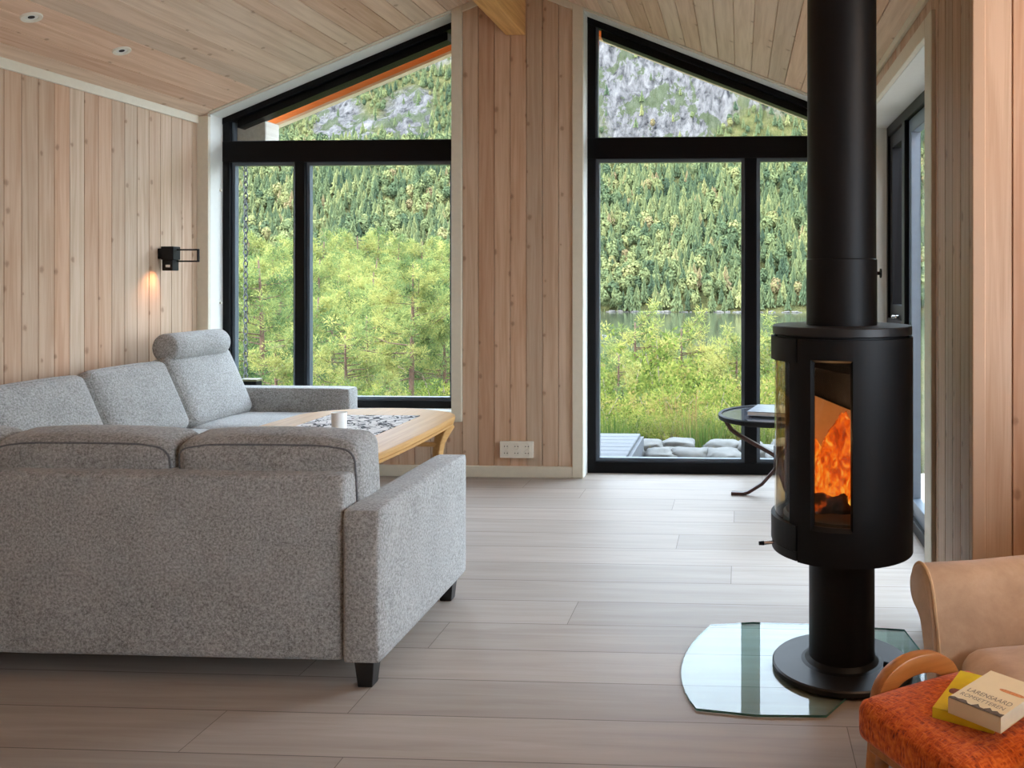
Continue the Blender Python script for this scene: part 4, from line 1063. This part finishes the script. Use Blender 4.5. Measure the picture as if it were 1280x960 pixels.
def hill(x, y):
    t = x / np.maximum(y, 1)
    s = np.maximum(y - 430 - 14 * (fbm(x / 60, x * 0 + 3.3, 8) - 0.5), 0)
    right = 0.40 * np.minimum(s, 245) + 1.45 * np.clip(s - 245, 0, 150) + 0.25 * np.maximum(s - 395, 0)
    left = 0.46 * np.minimum(s, 330) + 0.75 * np.clip(s - 330, 0, 140) + 0.15 * np.maximum(s - 470, 0)
    w_ = sstep(-0.34, -0.24, t)
    return LAKE + left * (1 - w_) + right * w_ + (fbm(x / 45, y / 45, 5) - 0.5) * 12 * sstep(0, 60, s)
def ground(x, y):
    x = np.asarray(x, float); y = np.asarray(y, float); t = x / np.maximum(y, 1)
    near = np.interp(y, [0, 7.6, 8.6, 10, 13, 20, 40, 80, 150, 190, 230, 415, 430], [-.22, -.24, -.35, -.75, -1.7, -3.4, -6.5, -11.5, -15, -16.0, -19, -19, LAKE])
    land = np.interp(y, [0, 7.6, 8.6, 10, 13, 20, 40, 80, 150, 250, 430], [-.22, -.24, -.35, -.75, -1.7, -3.4, -6.5, -10.5, -13, -13.5, LAKE + 0.5])
    a = sstep(-0.285, -0.345, t) * sstep(90, 170, y)
    base = near * (1 - a) + land * a + (fbm(x / 5, y / 5, 1) - 0.5) * np.interp(y, [8, 20, 60, 200], [0.05, 0.6, 1.5, 1.0])
    return np.where(y > 430, np.maximum(hill(x, y), base * 0 + LAKE - 1), base)
YV = np.concatenate([np.linspace(6.06, 12, 14), np.geomspace(12.5, 425, 60), np.linspace(428, 900, 120), np.linspace(920, 1500, 12)])
TV = np.linspace(-1.25, 1.0, 190)
gx = TV[None, :] * (YV[:, None] + 6.0); gy = np.repeat(YV[:, None], len(TV), 1)
gz = ground(gx, gy); rk = np.where(gy > 425, rockiness(gx, np.maximum(gy, 430)), 0.0)
gz = gz + np.where(gy > 430, rk * ((fbm(gx / 9, gy / 22, 31, 4) - 0.5) * 22), 0)
V_ = np.stack([gx, gy, gz], -1).reshape(-1, 3); nr, nc = gx.shape
idx = np.arange(nr * nc).reshape(nr, nc)
Fq = np.stack([idx[:-1, :-1], idx[:-1, 1:], idx[1:, 1:], idx[1:, :-1]], -1).reshape(-1, 4)
me = bpy.data.meshes.new('terrain'); me.from_pydata(V_.tolist(), [], Fq.tolist())
at = me.attributes.new('rock', 'FLOAT', 'POINT'); at.data.foreach_set('value', rk.reshape(-1).astype(np.float32)); me.shade_smooth()
def terrain_mat():
    t = NT('hillside'); v = t.coords(); a = t.n('Attribute', attribute_name='rock'); rkv = a.outputs['Fac']
    n1 = t.noise(t.mapping(v, (0.20, 0.10, 0.055), (0.0, 0.45, 0.0)), 1.0, 9, 0.72, 0.5); n2 = t.noise(v, 0.16, 5, 0.65); n3 = t.noise(v, 1.3, 3, 0.6)
    rock = t.ramp(t.math('ADD', t.math('MULTIPLY', n1, 0.7), t.math('MULTIPLY', n2, 0.3)), [(0.38, lin(34, 33, 34)), (0.46, lin(76, 73, 72)), (0.54, lin(100, 96, 94)), (0.66, lin(118, 113, 110))])
    soil = t.ramp(t.math('ADD', t.math('MULTIPLY', n2, 0.5), t.math('MULTIPLY', n3, 0.5)), [(0.36, lin(60, 62, 36)), (0.50, lin(84, 84, 48)), (0.66, lin(106, 96, 64))])
    moss = t.math('GREATER_THAN', t.noise(t.mapping(v, (0.05, 0.035, 0.03)), 1.0, 5, 0.7), 0.53)
    rock = t.mix(t.math('MULTIPLY', moss, 0.75), rock, lin(58, 66, 36))
    c = t.mix(rkv, soil, rock)
    t.bsdf(c, 0.95, 0, n1, 1.0, 5.0, 0.1); return t.m
me.materials.append(terrain_mat()); TER = bpy.data.objects.new('hillside', me); link(TER); TER['kind'] = 'structure'
def water():
    t = NT('lake_water'); v = t.coords(); n = t.noise(t.mapping(v, (0.5, 0.16, 1)), 1.0, 3, 0.55)
    t.bsdf(lin(58, 62, 48), 0.10, 0, n, 0.10, 0.4, 0.5); return t.m
m = MB(); m.quad([(-420, 150, LAKE), (500, 150, LAKE), (500, 452, LAKE), (-420, 452, LAKE)]); LK = m.build('lake', water()); LK['kind'] = 'structure'

# ------------------------------------------------------------------ plants
def foliage_mat(name, stops, trans=0.35, k=0.42):
    stops = [(p, (c[0] * k, c[1] * k, c[2] * k * 1.1, 1)) for p, c in stops]
    t = NT(name); a = t.n('Attribute', attribute_name='tint'); oi = t.n('ObjectInfo')
    f_ = t.math('ADD', a.outputs['Fac'], t.math('MULTIPLY', t.math('SUBTRACT', oi.outputs['Random'], 0.5), 0.22))
    c = t.ramp(f_, stops)
    d = t.n('BsdfDiffuse'); t.l(c, d.inputs[0]); tl = t.n('BsdfTranslucent'); t.l(c, tl.inputs[0])
    mx = t.n('MixShader'); mx.inputs[0].default_value = trans; t.l(d.outputs[0], mx.inputs[1]); t.l(tl.outputs[0], mx.inputs[2]); t.l(mx.outputs[0], t.out.inputs[0]); return t.m
PINE = foliage_mat('pine_needles', [(0.0, lin(70, 98, 62)), (0.35, lin(122, 148, 88)), (0.7, lin(178, 188, 104)), (1.0, lin(216, 208, 116))], 0.35, 0.46)
LEAF = foliage_mat('shrub_leaves', [(0.0, lin(96, 118, 52)), (0.4, lin(150, 168, 76)), (0.75, lin(196, 200, 96)), (1.0, lin(214, 190, 110))], 0.4, 0.39)
CONI = foliage_mat('hazed_needles', [(0.0, lin(78, 96, 74)), (0.35, lin(108, 124, 86)), (0.65, lin(144, 152, 98)), (0.88, lin(176, 174, 110)), (1.0, lin(164, 142, 102))], 0.25, 0.58)  # lifted dark stops and higher k put distance haze into the colour
GRASS = foliage_mat('grass_blades', [(0.0, lin(96, 134, 60)), (0.5, lin(150, 170, 84)), (0.8, lin(206, 190, 118)), (1.0, lin(196, 150, 96))], 0.4, 0.36)

def tri_mesh(name, V, Fa, tint, mat):
    me = bpy.data.meshes.new(name); V = np.asarray(V, np.float32); Fa = np.asarray(Fa, np.int32)
    me.vertices.add(len(V)); me.vertices.foreach_set('co', V.reshape(-1))
    k = Fa.shape[1]; me.loops.add(Fa.size); me.loops.foreach_set('vertex_index', Fa.reshape(-1))
    me.polygons.add(len(Fa)); me.polygons.foreach_set('loop_start', np.arange(0, Fa.size, k, dtype=np.int32))
    try: me.polygons.foreach_set('loop_total', np.full(len(Fa), k, np.int32))
    except Exception: pass
    a = me.attributes.new('tint', 'FLOAT', 'POINT'); a.data.foreach_set('value', np.asarray(tint, np.float32))
    me.update(calc_edges=True); me.validate(); me.materials.append(mat); return me

RS = np.random.RandomState(7)
def blades(centers, radii, per, length, width, tints, up=0.25, spread=0.14):
    """small leaf triangles round each centre"""
    C = np.repeat(centers, per, 0); R = np.repeat(radii, per); T = np.repeat(tints, per)
    d = RS.normal(size=C.shape); d /= np.linalg.norm(d, axis=1, keepdims=True)
    p0 = C + d * (R * RS.rand(len(C)) ** 0.5)[:, None]
    dd = d + RS.normal(size=C.shape) * 0.5; dd[:, 2] += up; dd /= np.linalg.norm(dd, axis=1, keepdims=True)
    s = np.cross(dd, RS.normal(size=C.shape)); s /= np.linalg.norm(s, axis=1, keepdims=True)
    ln = length * (0.6 + 0.8 * RS.rand(len(C)))[:, None]
    V = np.stack([p0 - s * width / 2, p0 + s * width / 2, p0 + dd * ln + s * width * 0.2], 1).reshape(-1, 3)
    Fa = np.arange(len(V)).reshape(-1, 3); t = np.repeat(np.clip(T + RS.normal(size=len(T)) * spread, 0, 1), 3)
    return V, Fa, t
def make_pine(h, seed, crown0=0.25, nb=46, bare=0, rmax=0.34, per=30, tb=0.5, clump=0.15):
    """pine prototype: trunk with branches, needle clumps"""
    r = random.Random(seed); m = MB(); n = 9
    bend = [(r.uniform(-.03, .03) * h, r.uniform(-.03, .03) * h) for _ in range(3)]
    def tp(t): return Vector((bend[0][0] * math.sin(2.2 * t) + bend[1][0] * t * t, bend[0][1] * math.sin(2.0 * t) + bend[1][1] * t * t, h * t))
    m.tube([tp(i / n) for i in range(n + 1)], [0.021 * h * (1 - 0.9 * i / n) + 0.008 for i in range(n + 1)], 8)
    cs, rs_, ts = [], [], []
    for i in range(nb):
        t = crown0 + (0.97 - crown0) * (i + r.random()) / nb; a = r.uniform(0, 6.283)
        prof = math.sin(math.pi * min(1, max(0.0, (t - crown0) / (1 - crown0)) ** 0.75 * 0.86 + 0.14)) ** 0.8
        ln = h * rmax * (0.35 + 0.65 * prof) * r.uniform(0.65, 1.1); p0 = tp(t); up = r.uniform(0.05, 0.5) * (0.6 + t)
        mid = p0 + Vector((math.cos(a), math.sin(a), up * 0.35)) * ln * 0.55; end = p0 + Vector((math.cos(a + r.uniform(-.3, .3)), math.sin(a + r.uniform(-.3, .3)), up)) * ln
        m.tube([p0, mid, end], [0.006 * h * (1 - t) + 0.008, 0.004 * h * (1 - t) + 0.006, 0.004], 5, caps=False)
        base = r.uniform(0.25, 0.75) * tb * 2
        for k in range(r.randint(5, 8)):
            q = r.uniform(0.35, 1.05); pt = (mid.lerp(end, (q - .5) * 2) if q > .5 else p0.lerp(mid, q * 2)) + Vector((r.gauss(0, .09), r.gauss(0, .09), r.gauss(0.02, .05))) * ln
            cs.append(pt); rs_.append(r.uniform(0.7, 1.3) * clump); ts.append(min(1, max(0, base + r.gauss(0, .15) + 0.15 * (t - .5))))
    for i in range(bare):
        t = r.uniform(0.12, crown0 + 0.1); a = r.uniform(0, 6.283); ln = h * r.uniform(0.15, 0.34); p0 = tp(t); pts = [p0]; d = Vector((math.cos(a), math.sin(a), r.uniform(-.1, .3)))
        for k in range(5): d = (d + Vector((r.gauss(0, .25), r.gauss(0, .25), r.gauss(-.12, .2)))).normalized(); pts.append(pts[-1] + d * ln / 5)
        m.tube(pts, [0.022, 0.018, 0.014, 0.011, 0.008, 0.004], 6, caps=False)
    V, Fa, t = blades(np.array([tuple(c) for c in cs]), np.array(rs_), int(per * 1.5), clump * 0.62, clump * 0.17, np.array(ts), 0.25, 0.10)
    fo = tri_mesh('foliage', V, Fa, t, PINE)
    tr = bpy.data.meshes.new('trunk'); tr.from_pydata(m.v, [], m.f); tr.materials.append(M['bark']); tr.shade_smooth()
    return fo, tr
def make_shrub(h, seed, nl=420, per=9, leaf=0.075, tb=0.55, kind=LEAF, wide=0.9):
    r = random.Random(seed); m = MB(); cs, ts = [], []
    for i in range(16):
        a = r.uniform(0, 6.283); ln = h * r.uniform(0.65, 1.05); lean = r.uniform(0.05, 0.75) * wide; pts = [Vector((0.06 * math.cos(a), 0.06 * math.sin(a), 0))]
        d = Vector((math.cos(a) * lean, math.sin(a) * lean, 1)).normalized()
        for k in range(5):
            d = (d + Vector((r.gauss(0, .16), r.gauss(0, .16), r.gauss(.02, .1)))).normalized(); pts.append(pts[-1] + d * ln / 5)
        m.tube(pts, [0.022, 0.018, 0.014, 0.01, 0.007, 0.004], 5, caps=False); base = tb + r.gauss(0, .14)
        for k in range(nl // 16):
            q = 0.9 + 4.1 * r.random() ** 0.8; j = min(4, int(q)); pt = pts[j].lerp(pts[j + 1], q - j); sp_ = 0.15 * h * (0.5 + 0.5 * math.sin(math.pi * q / 5))
            cs.append(tuple(pt + Vector((r.gauss(0, sp_), r.gauss(0, sp_), r.gauss(0, sp_ * .7))))); ts.append(min(1, max(0, base + r.gauss(0, .12))))
    V, Fa, t = blades(np.array(cs), np.full(len(cs), leaf * 1.5), per, leaf, leaf * 0.55, np.array(ts), 0.3)
    fo = tri_mesh('foliage', V, Fa, t, kind); tr = bpy.data.meshes.new('stems'); tr.from_pydata(m.v, [], m.f); tr.materials.append(M['deadwood']); tr.shade_smooth()
    return fo, tr
def plant(name, parts, label, cat, group, loc, rz=0.0, sc=1.0):
    t = thing(name, label, cat, loc, rz, group); t.scale = (sc, sc, sc)
    for nm, me in zip(('foliage', 'trunk' if cat == 'tree' else 'stems'), parts):
        o = bpy.data.objects.new(nm, me); link(o, t)
    return t
P_A = make_pine(6.0, 1, 0.18, 54, 0, 0.30, 30, 0.55, 0.19); P_B = make_pine(6.5, 2, 0.25, 50, 4, 0.28, 30, 0.45, 0.19)
P_C = make_pine(7.0, 3, 0.50, 34, 18, 0.26, 32, 0.6, 0.19); P_D = make_pine(3.0, 4, 0.06, 44, 0, 0.36, 24, 0.6, 0.12)
P_E = make_pine(10.0, 5, 0.2, 64, 3, 0.22, 26, 0.5, 0.27)
S_A = make_shrub(2.2, 11, 620, 10, 0.075, 0.55); S_B = make_shrub(2.0, 12, 560, 10, 0.07, 0.7); S_C = make_shrub(1.7, 13, 480, 10, 0.06, 0.45)
def gz1(x, y): return float(ground(np.array([x]), np.array([y]))[0])
rp_ = random.Random(5)
def place(kind, name, parts, h, u, vtop, Y, label, cat, group):
    """stand a plant at bearing u, distance Y, tall enough that its top shows at row vtop"""
    d = ray(u, vtop); P = d * (Y / d.y); P.z += CAM_H; z = gz1(P.x, Y); sc = max(0.25, (P.z - z) / h)
    return plant(name, parts, label, cat, group, (P.x, Y, z - 0.05), rp_.uniform(0, 6.28), sc)
GP = 'pines close to the cabin'
# pines seen through the left window
place('p', 'pine_tree', P_A, 6.0, 322, 322, 17, 'bushy green pine behind the left pane of the left window', 'tree', GP)
place('p', 'pine_tree', P_C, 7.0, 512, 325, 11.5, 'tall open pine with an orange trunk and bare lower branches, left window', 'tree', GP)
place('p', 'pine_tree', P_D, 3.0, 350, 425, 12, 'low bushy pine at the foot of the left pane of the left window', 'tree', GP)
place('p', 'pine_tree', P_D, 3.0, 440, 415, 13, 'low bushy pine right of the left window mullion', 'tree', GP)
place('p', 'pine_tree', P_A, 6.0, 552, 385, 12, 'young pine at the right edge of the left window', 'tree', GP)
place('p', 'pine_tree', P_D, 3.0, 395, 440, 15, 'low pine behind the left window mullion', 'tree', GP)
place('p', 'pine_tree', P_D, 3.0, 490, 478, 9.8, 'low pine below the tall open pine, left window', 'tree', GP)
G2 = 'pine trees on the slope below the left window'
for u, v, Y, pr, h in [(300, 352, 28, P_B, 6.5), (345, 345, 34, P_A, 6.0), (372, 362, 24, P_B, 6.5), (405, 372, 22, P_A, 6), (432, 360, 27, P_B, 6.5), (462, 350, 30, P_A, 6), (485, 372, 21, P_A, 6), (470, 395, 17, P_D, 3), (420, 400, 18, P_D, 3), (548, 350, 26, P_B, 6.5), (575, 380, 22, P_A, 6), (600, 395, 20, P_A, 6), (630, 385, 26, P_B, 6.5), (660, 400, 22, P_A, 6), (690, 402, 27, P_B, 6.5), (280, 385, 20, P_A, 6), (255, 360, 26, P_B, 6.5), (225, 372, 22, P_A, 6),
                       (330, 318, 60, P_E, 10), (360, 322, 70, P_E, 10), (395, 326, 55, P_E, 10), (418, 318, 75, P_E, 10), (440, 330, 52, P_E, 10), (468, 322, 66, P_E, 10), (500, 330, 58, P_E, 10), (530, 326, 72, P_E, 10), (555, 332, 54, P_E, 10), (580, 340, 60, P_E, 10), (310, 330, 48, P_E, 10), (380, 340, 44, P_E, 10), (455, 342, 42, P_E, 10), (520, 345, 45, P_E, 10), (350, 305, 95, P_E, 10), (400, 302, 105, P_E, 10), (450, 300, 98, P_E, 10), (490, 305, 110, P_E, 10), (540, 308, 95, P_E, 10), (375, 298, 120, P_E, 10), (425, 296, 130, P_E, 10), (515, 298, 125, P_E, 10), (470, 292, 140, P_E, 10), (320, 296, 115, P_E, 10), (560, 300, 130, P_E, 10)]:
    place('p', 'pine_tree', pr, h, u + rp_.uniform(-6, 6), v + rp_.uniform(-5, 5), Y, 'green pine among the close ranks on the slope below the left window', 'tree', G2)
# shrubs and small pines seen through the right window
G3 = 'leafy shrubs below the right window'
for u, v, Y, pr, h in [(768, 432, 15, S_A, 2.2), (800, 402, 17, S_A, 2.2), (835, 418, 18, S_B, 2.0), (862, 428, 16, S_A, 2.2), (760, 470, 12, S_B, 2), (795, 462, 13, S_A, 2.2), (830, 470, 12.5, S_B, 2), (868, 462, 13, S_A, 2.2), (905, 450, 14, S_B, 2), (930, 446, 15, S_A, 2.2), (775, 500, 10.8, S_C, 1.7), (812, 505, 10.6, S_B, 2), (850, 500, 10.8, S_A, 2.2), (890, 492, 11, S_B, 2), (925, 500, 10.5, S_C, 1.7), (960, 470, 12, S_A, 2.2), (955, 505, 10.4, S_B, 2), (985, 455, 14, S_B, 2), (750, 520, 9.6, S_C, 1.7), (835, 528, 9.7, S_C, 1.7), (905, 525, 9.6, S_C, 1.7), (990, 505, 10.2, S_C, 1.7), (720, 480, 12, S_A, 2.2), (700, 500, 10.5, S_B, 2), (1020, 470, 12, S_A, 2.2), (1040, 490, 11, S_B, 2),
                       (770, 535, 8.9, S_C, 1.7), (808, 532, 8.8, S_C, 1.7), (838, 538, 8.6, S_C, 1.7), (892, 535, 8.8, S_C, 1.7), (920, 538, 8.7, S_C, 1.7), (955, 536, 8.8, S_C, 1.7), (745, 425, 20, S_A, 2.2), (885, 432, 20, S_A, 2.2), (915, 425, 22, S_B, 2), (965, 430, 20, S_A, 2.2), (1000, 425, 22, S_A, 2.2), (850, 440, 20, S_B, 2), (780, 445, 20, S_B, 2), (815, 440, 22, S_A, 2.2)]:
    place('s', 'leafy_shrub', pr, h, u, v, Y, 'yellow-green leafy shrub in the thicket outside the right window', 'shrub', G3)
for u, v, Y, lb in [(800, 400, 19, 'small pine with the highest crown in the thicket, right window'), (858, 408, 20, 'small pointed pine right of the highest crown in the thicket'), (918, 424, 16, 'small pine left of the right window mullion'), (968, 412, 17, 'small pine right of the right window mullion'), (770, 440, 14, 'small pine at the left edge of the right window')]:
    place('p', 'pine_tree', P_D, 3.0, u, v, Y, lb, 'tree', 'small pines in the thicket')
for u, v, Y in [(435, 470, 10), (470, 480, 9.5), (520, 478, 10), (550, 470, 9.8), (395, 475, 10.5), (330, 478, 10), (365, 470, 11), (580, 480, 9.6), (620, 480, 10)]:
    place('s', 'leafy_shrub', S_C, 1.7, u, v, Y, 'low leafy shrub under the pines outside the left window', 'shrub', 'low shrubs outside the left window')

# grass tufts
V_l, T_l = [], []
def tuft(x, y, h, n, rad, tb):
    z = gz1(x, y) - 0.02
    for _ in range(n):
        a, r0 = RS.rand() * 6.283, rad * RS.rand() ** 0.7; bx, by = x + r0 * math.cos(a), y + r0 * math.sin(a); hh = h * (0.6 + 0.5 * RS.rand()); ln = 0.35 * RS.rand()
        dx, dy = math.cos(a) * hh * ln, math.sin(a) * hh * ln; w_ = 0.006 + 0.004 * RS.rand(); s = (-math.sin(a) * w_, math.cos(a) * w_)
        V_l.extend([(bx - s[0], by - s[1], z), (bx + s[0], by + s[1], z), (bx + dx, by + dy, z + hh)]); T_l.extend([min(1, max(0, tb + RS.normal() * .15))] * 3)
for u, Y, h, n, tb in [(768, 8.4, .40, 120, .2), (752, 8.6, .3, 60, .3), (868, 8.6, .42, 45, .45), (880, 8.3, .42, 60, .15), (845, 8.7, .3, 30, .7), (858, 8.9, .7, 60, .95), (905, 8.6, .28, 40, .4), (925, 8.5, .3, 40, .6), (950, 8.5, .3, 40, .5), (985, 8.5, .3, 40, .4)]:
    d = ray(u, 500); x = d.x * Y / d.y; tuft(x, Y, h, n, 0.20, tb)
for _ in range(240):
    Y = RS.uniform(7.6, 13); x = Y * RS.uniform(-0.62, 0.16); tuft(x, Y, RS.uniform(.07, .16), 12, 0.16, RS.uniform(.4, 1.0))
gm = tri_mesh('grass', V_l, np.arange(len(V_l)).reshape(-1, 3), T_l, GRASS); GO = bpy.data.objects.new('grass', gm); link(GO); tag(GO, 'tufts of green and straw coloured grass outside the windows', 'grass', kind='stuff')

# far forest: conifer prototypes of drooping branch tiers
def conifer(seed, tiers=13, per=8, slim=0.18):
    r = np.random.RandomState(seed); V, Fa = [], []
    for k in range(tiers):
        z0 = 0.08 + 0.86 * k / tiers; rad = slim * (1 - (k / tiers) ** 1.15) * (0.8 + 0.4 * r.rand()) + 0.012; off = r.rand() * 6.28
        for j in range(per):
            a = off + 6.283 * (j + 0.5 * r.rand()) / per; rr = rad * (0.65 + 0.6 * r.rand()); da = 3.0 / per; dz = 0.05 + 0.05 * r.rand(); b = len(V)
            V += [(0, 0, z0 + 0.20 * (1 - 0.35 * k / tiers)), (rr * math.cos(a - da * .55), rr * math.sin(a - da * .55), z0 - dz * .4), (rr * 1.15 * math.cos(a), rr * 1.15 * math.sin(a), z0 + dz * .6), (rr * math.cos(a + da * .55), rr * math.sin(a + da * .55), z0 - dz * .4)]
            Fa += [(b, b + 1, b + 2), (b, b + 2, b + 3)]
    b = len(V); V += [(-.012, 0, 0), (.012, -.008, 0), (.0, .012, 0), (0, 0, 1.02)]; Fa += [(b, b + 1, b + 3), (b + 1, b + 2, b + 3), (b + 2, b, b + 3)]
    return np.array(V), np.array(Fa)
def broad(seed, n=190):
    r = np.random.RandomState(seed); d = r.normal(size=(n, 3)); d /= np.linalg.norm(d, axis=1, keepdims=True); c = d * np.array([.21, .21, .33]) * (0.75 + 0.3 * r.rand(n, 1)) + np.array([0, 0, .62])
    s = np.cross(d, r.normal(size=(n, 3))); s /= np.linalg.norm(s, axis=1, keepdims=True); q = np.cross(d, s)
    V = np.stack([c - s * .05, c + s * .05, c + q * .06 + d * .04], 1).reshape(-1, 3); V2 = np.stack([c + s * .05, c - s * .05, c - q * .06 - d * .02], 1).reshape(-1, 3)
    V = np.concatenate([V, V2]); Fa = np.arange(len(V)).reshape(-1, 3); b = len(V); V = np.concatenate([V, [(-.014, 0, 0), (.014, 0, 0), (0, .014, 0), (0, 0, .6)]]); Fa = np.concatenate([Fa, [(b, b + 1, b + 3), (b + 1, b + 2, b + 3), (b + 2, b, b + 3)]]); return V, Fa
PROTO = [conifer(1, 13, 8, .17), conifer(2, 14, 7, .14), conifer(3, 12, 8, .20), conifer(4, 13, 8, .16), broad(5), broad(6), conifer(7, 11, 8, .22)]
rs = np.random.RandomState(42); cand = []
def scatter(y0, y1, t0, t1, sp, hmin, hmax, maxrock):
    out = []; y = y0
    while y < y1:
        n = max(1, int((t1 - t0) * y / sp)); t = t0 + (t1 - t0) * (np.arange(n) + rs.rand(n)) / n; yy = y + (rs.rand(n) - .5) * sp * 1.6; x = t * yy
        rk_ = rockiness(x, np.maximum(yy, 431)) if y0 > 420 else np.zeros(n); keep = rs.rand(n) > rk_ * maxrock
        out.append(np.stack([x, yy, hmin + (hmax - hmin) * rs.rand(n)], 1)[keep]); y += sp * 0.9
    return np.concatenate(out)
far = scatter(433, 690, -0.74, 0.22, 5.4, 8, 15, 1.0); far2 = scatter(690, 930, -0.74, 0.22, 6.0, 6, 11, 0.93)
mid = scatter(150, 428, -0.80, -0.325, 6.8, 9, 15, 0.0)
ALL = np.concatenate([mid, far, far2]); gzv = np.where(ALL[:, 1] > 430, hill(ALL[:, 0], np.maximum(ALL[:, 1], 431)), ground(ALL[:, 0], ALL[:, 1]))
kind_n = fbm(ALL[:, 0] / 30, ALL[:, 1] / 30, 17); tn = fbm(ALL[:, 0] / 22, ALL[:, 1] / 22, 23)
pk = np.where(rs.rand(len(ALL)) < np.clip((kind_n - .42) * 2.2 + 0.10, 0, .75), rs.choice([4, 5], len(ALL)), rs.choice([0, 1, 2, 3, 6], len(ALL)))
tint_ = np.clip(0.42 + (tn - .5) * 0.9 + rs.normal(size=len(ALL)) * .17 + np.where(pk >= 4, .1, 0) , 0, 1)
# the individuals: shore row (largest of the far forest) in the view of either window
tt_ = ALL[:, 0] / ALL[:, 1]; vis = ((tt_ > -0.60) & (tt_ < -0.325)) | ((tt_ > -0.18) & (tt_ < 0.075))
size = ALL[:, 2] / ALL[:, 1]; order = np.argsort(-np.where(vis, size, 0)); ind = set(order[:238].tolist())
PM = []
for k, (V, Fa) in enumerate(PROTO): PM.append([tri_mesh('forest_tree', V, Fa, np.clip(tb + rs.normal(size=len(V)) * .08, 0, 1), CONI) for tb in (0.25, 0.45, 0.65)])
for i in sorted(ind):
    o = bpy.data.objects.new('forest_tree', PM[pk[i]][0 if tint_[i] < .35 else 1 if tint_[i] < .55 else 2]); link(o)
    o.location = (ALL[i, 0], ALL[i, 1], gzv[i] - 0.3); h = ALL[i, 2]; o.scale = (h, h, h); o.rotation_euler = (0, 0, rs.rand() * 6.28)
    if ALL[i, 1] > 425: tag(o, 'green tree in the forest edge along the far lake shore', 'tree', 'trees along the far shore')
    else: tag(o, 'green tree in the dense wood at the bottom of the valley, left window', 'tree', 'trees in the valley wood')
Vs, Fs, Ts, off = [], [], [], 0
for k, (V, Fa) in enumerate(PROTO):
    ii = np.array([i for i in np.where(pk == k)[0] if i not in ind]); n = len(ii); a = rs.rand(n) * 6.283; h = ALL[ii, 2]
    ca_, sa_ = np.cos(a)[:, None], np.sin(a)[:, None]
    X = (V[None, :, 0] * ca_ - V[None, :, 1] * sa_) * h[:, None] + ALL[ii, 0][:, None]; Y = (V[None, :, 0] * sa_ + V[None, :, 1] * ca_) * h[:, None] + ALL[ii, 1][:, None]; Z = V[None, :, 2] * h[:, None] + gzv[ii][:, None] - .3
    Vs.append(np.stack([X, Y, Z], -1).reshape(-1, 3)); Fs.append((Fa[None] + (np.arange(n) * len(V))[:, None, None] + off).reshape(-1, 3)); off += n * len(V)
    Ts.append(np.clip(np.repeat(tint_[ii], len(V)) + rs.normal(size=n * len(V)) * .08, 0, 1))
fm = tri_mesh('far_forest', np.concatenate(Vs), np.concatenate(Fs), np.concatenate(Ts), CONI); FF = bpy.data.objects.new('far_forest', fm); link(FF)
tag(FF, 'dense green forest covering the far hillside up to the cliffs', 'forest', kind='stuff')

# boulders along the far shore and one in the lake
SM = [stone_mesh(1.9, 1.4, 0.8, 50 + k) for k in range(4)]
for me in SM: me.materials.append(simple('shore_rock', lin(92, 87, 82), 0.9, var=0.4, scale=0.8)); me.shade_smooth(); me.name = 'shore_boulder'
rb = random.Random(9)
for i in range(70):
    u = rb.uniform(738, 1008); x = (u - 925) / 1100 * 430
    y = 430 + 14 * (float(fbm(np.array([x / 60]), np.array([3.3]), 8)[0]) - .5) - rb.uniform(-0.5, 2.2)
    o = bpy.data.objects.new('shore_boulder', SM[i % 4]); link(o); o.location = (x, y, LAKE + rb.uniform(0, .2)); s = rb.choice([.25, .35, .45, .6, .95]); o.scale = (s * rb.uniform(.8, 1.6), s, s * rb.uniform(.7, 1.1)); o.rotation_euler = (0, 0, rb.uniform(0, 6))
    tag(o, 'pale boulder in the line of rocks along the far lake shore', 'boulder', 'boulders along the far shore')
d = ray(748, 421); P = d * ((LAKE - CAM_H) / d.z); o = bpy.data.objects.new('lake_boulder', SM[0]); link(o); o.location = (P.x, P.y, LAKE); o.scale = (1.3, 1, .7); tag(o, 'lone pale boulder rising from the lake at the left edge of the right window', 'boulder')

# outside the patio door: terrace and a screen of birches
m = MB(); m.box(XR + 0.25, 5.2, 2.9, 6.05, -0.12, -0.03); tag(m.build('terrace', M['deck']), kind='structure')
for x, y, s, lb in ((6.5, 13, 2.0, 'leafy shrub outside the patio door, nearer one'), (9.0, 20, 2.6, 'tall leafy shrub outside the patio door, farther one'), (5.6, 10.0, 1.5, 'low leafy shrub beyond the terrace outside the patio door')):
    plant('leafy_shrub', S_A, lb, 'shrub', None, (x, y, gz1(x, y)), 1.0, s)
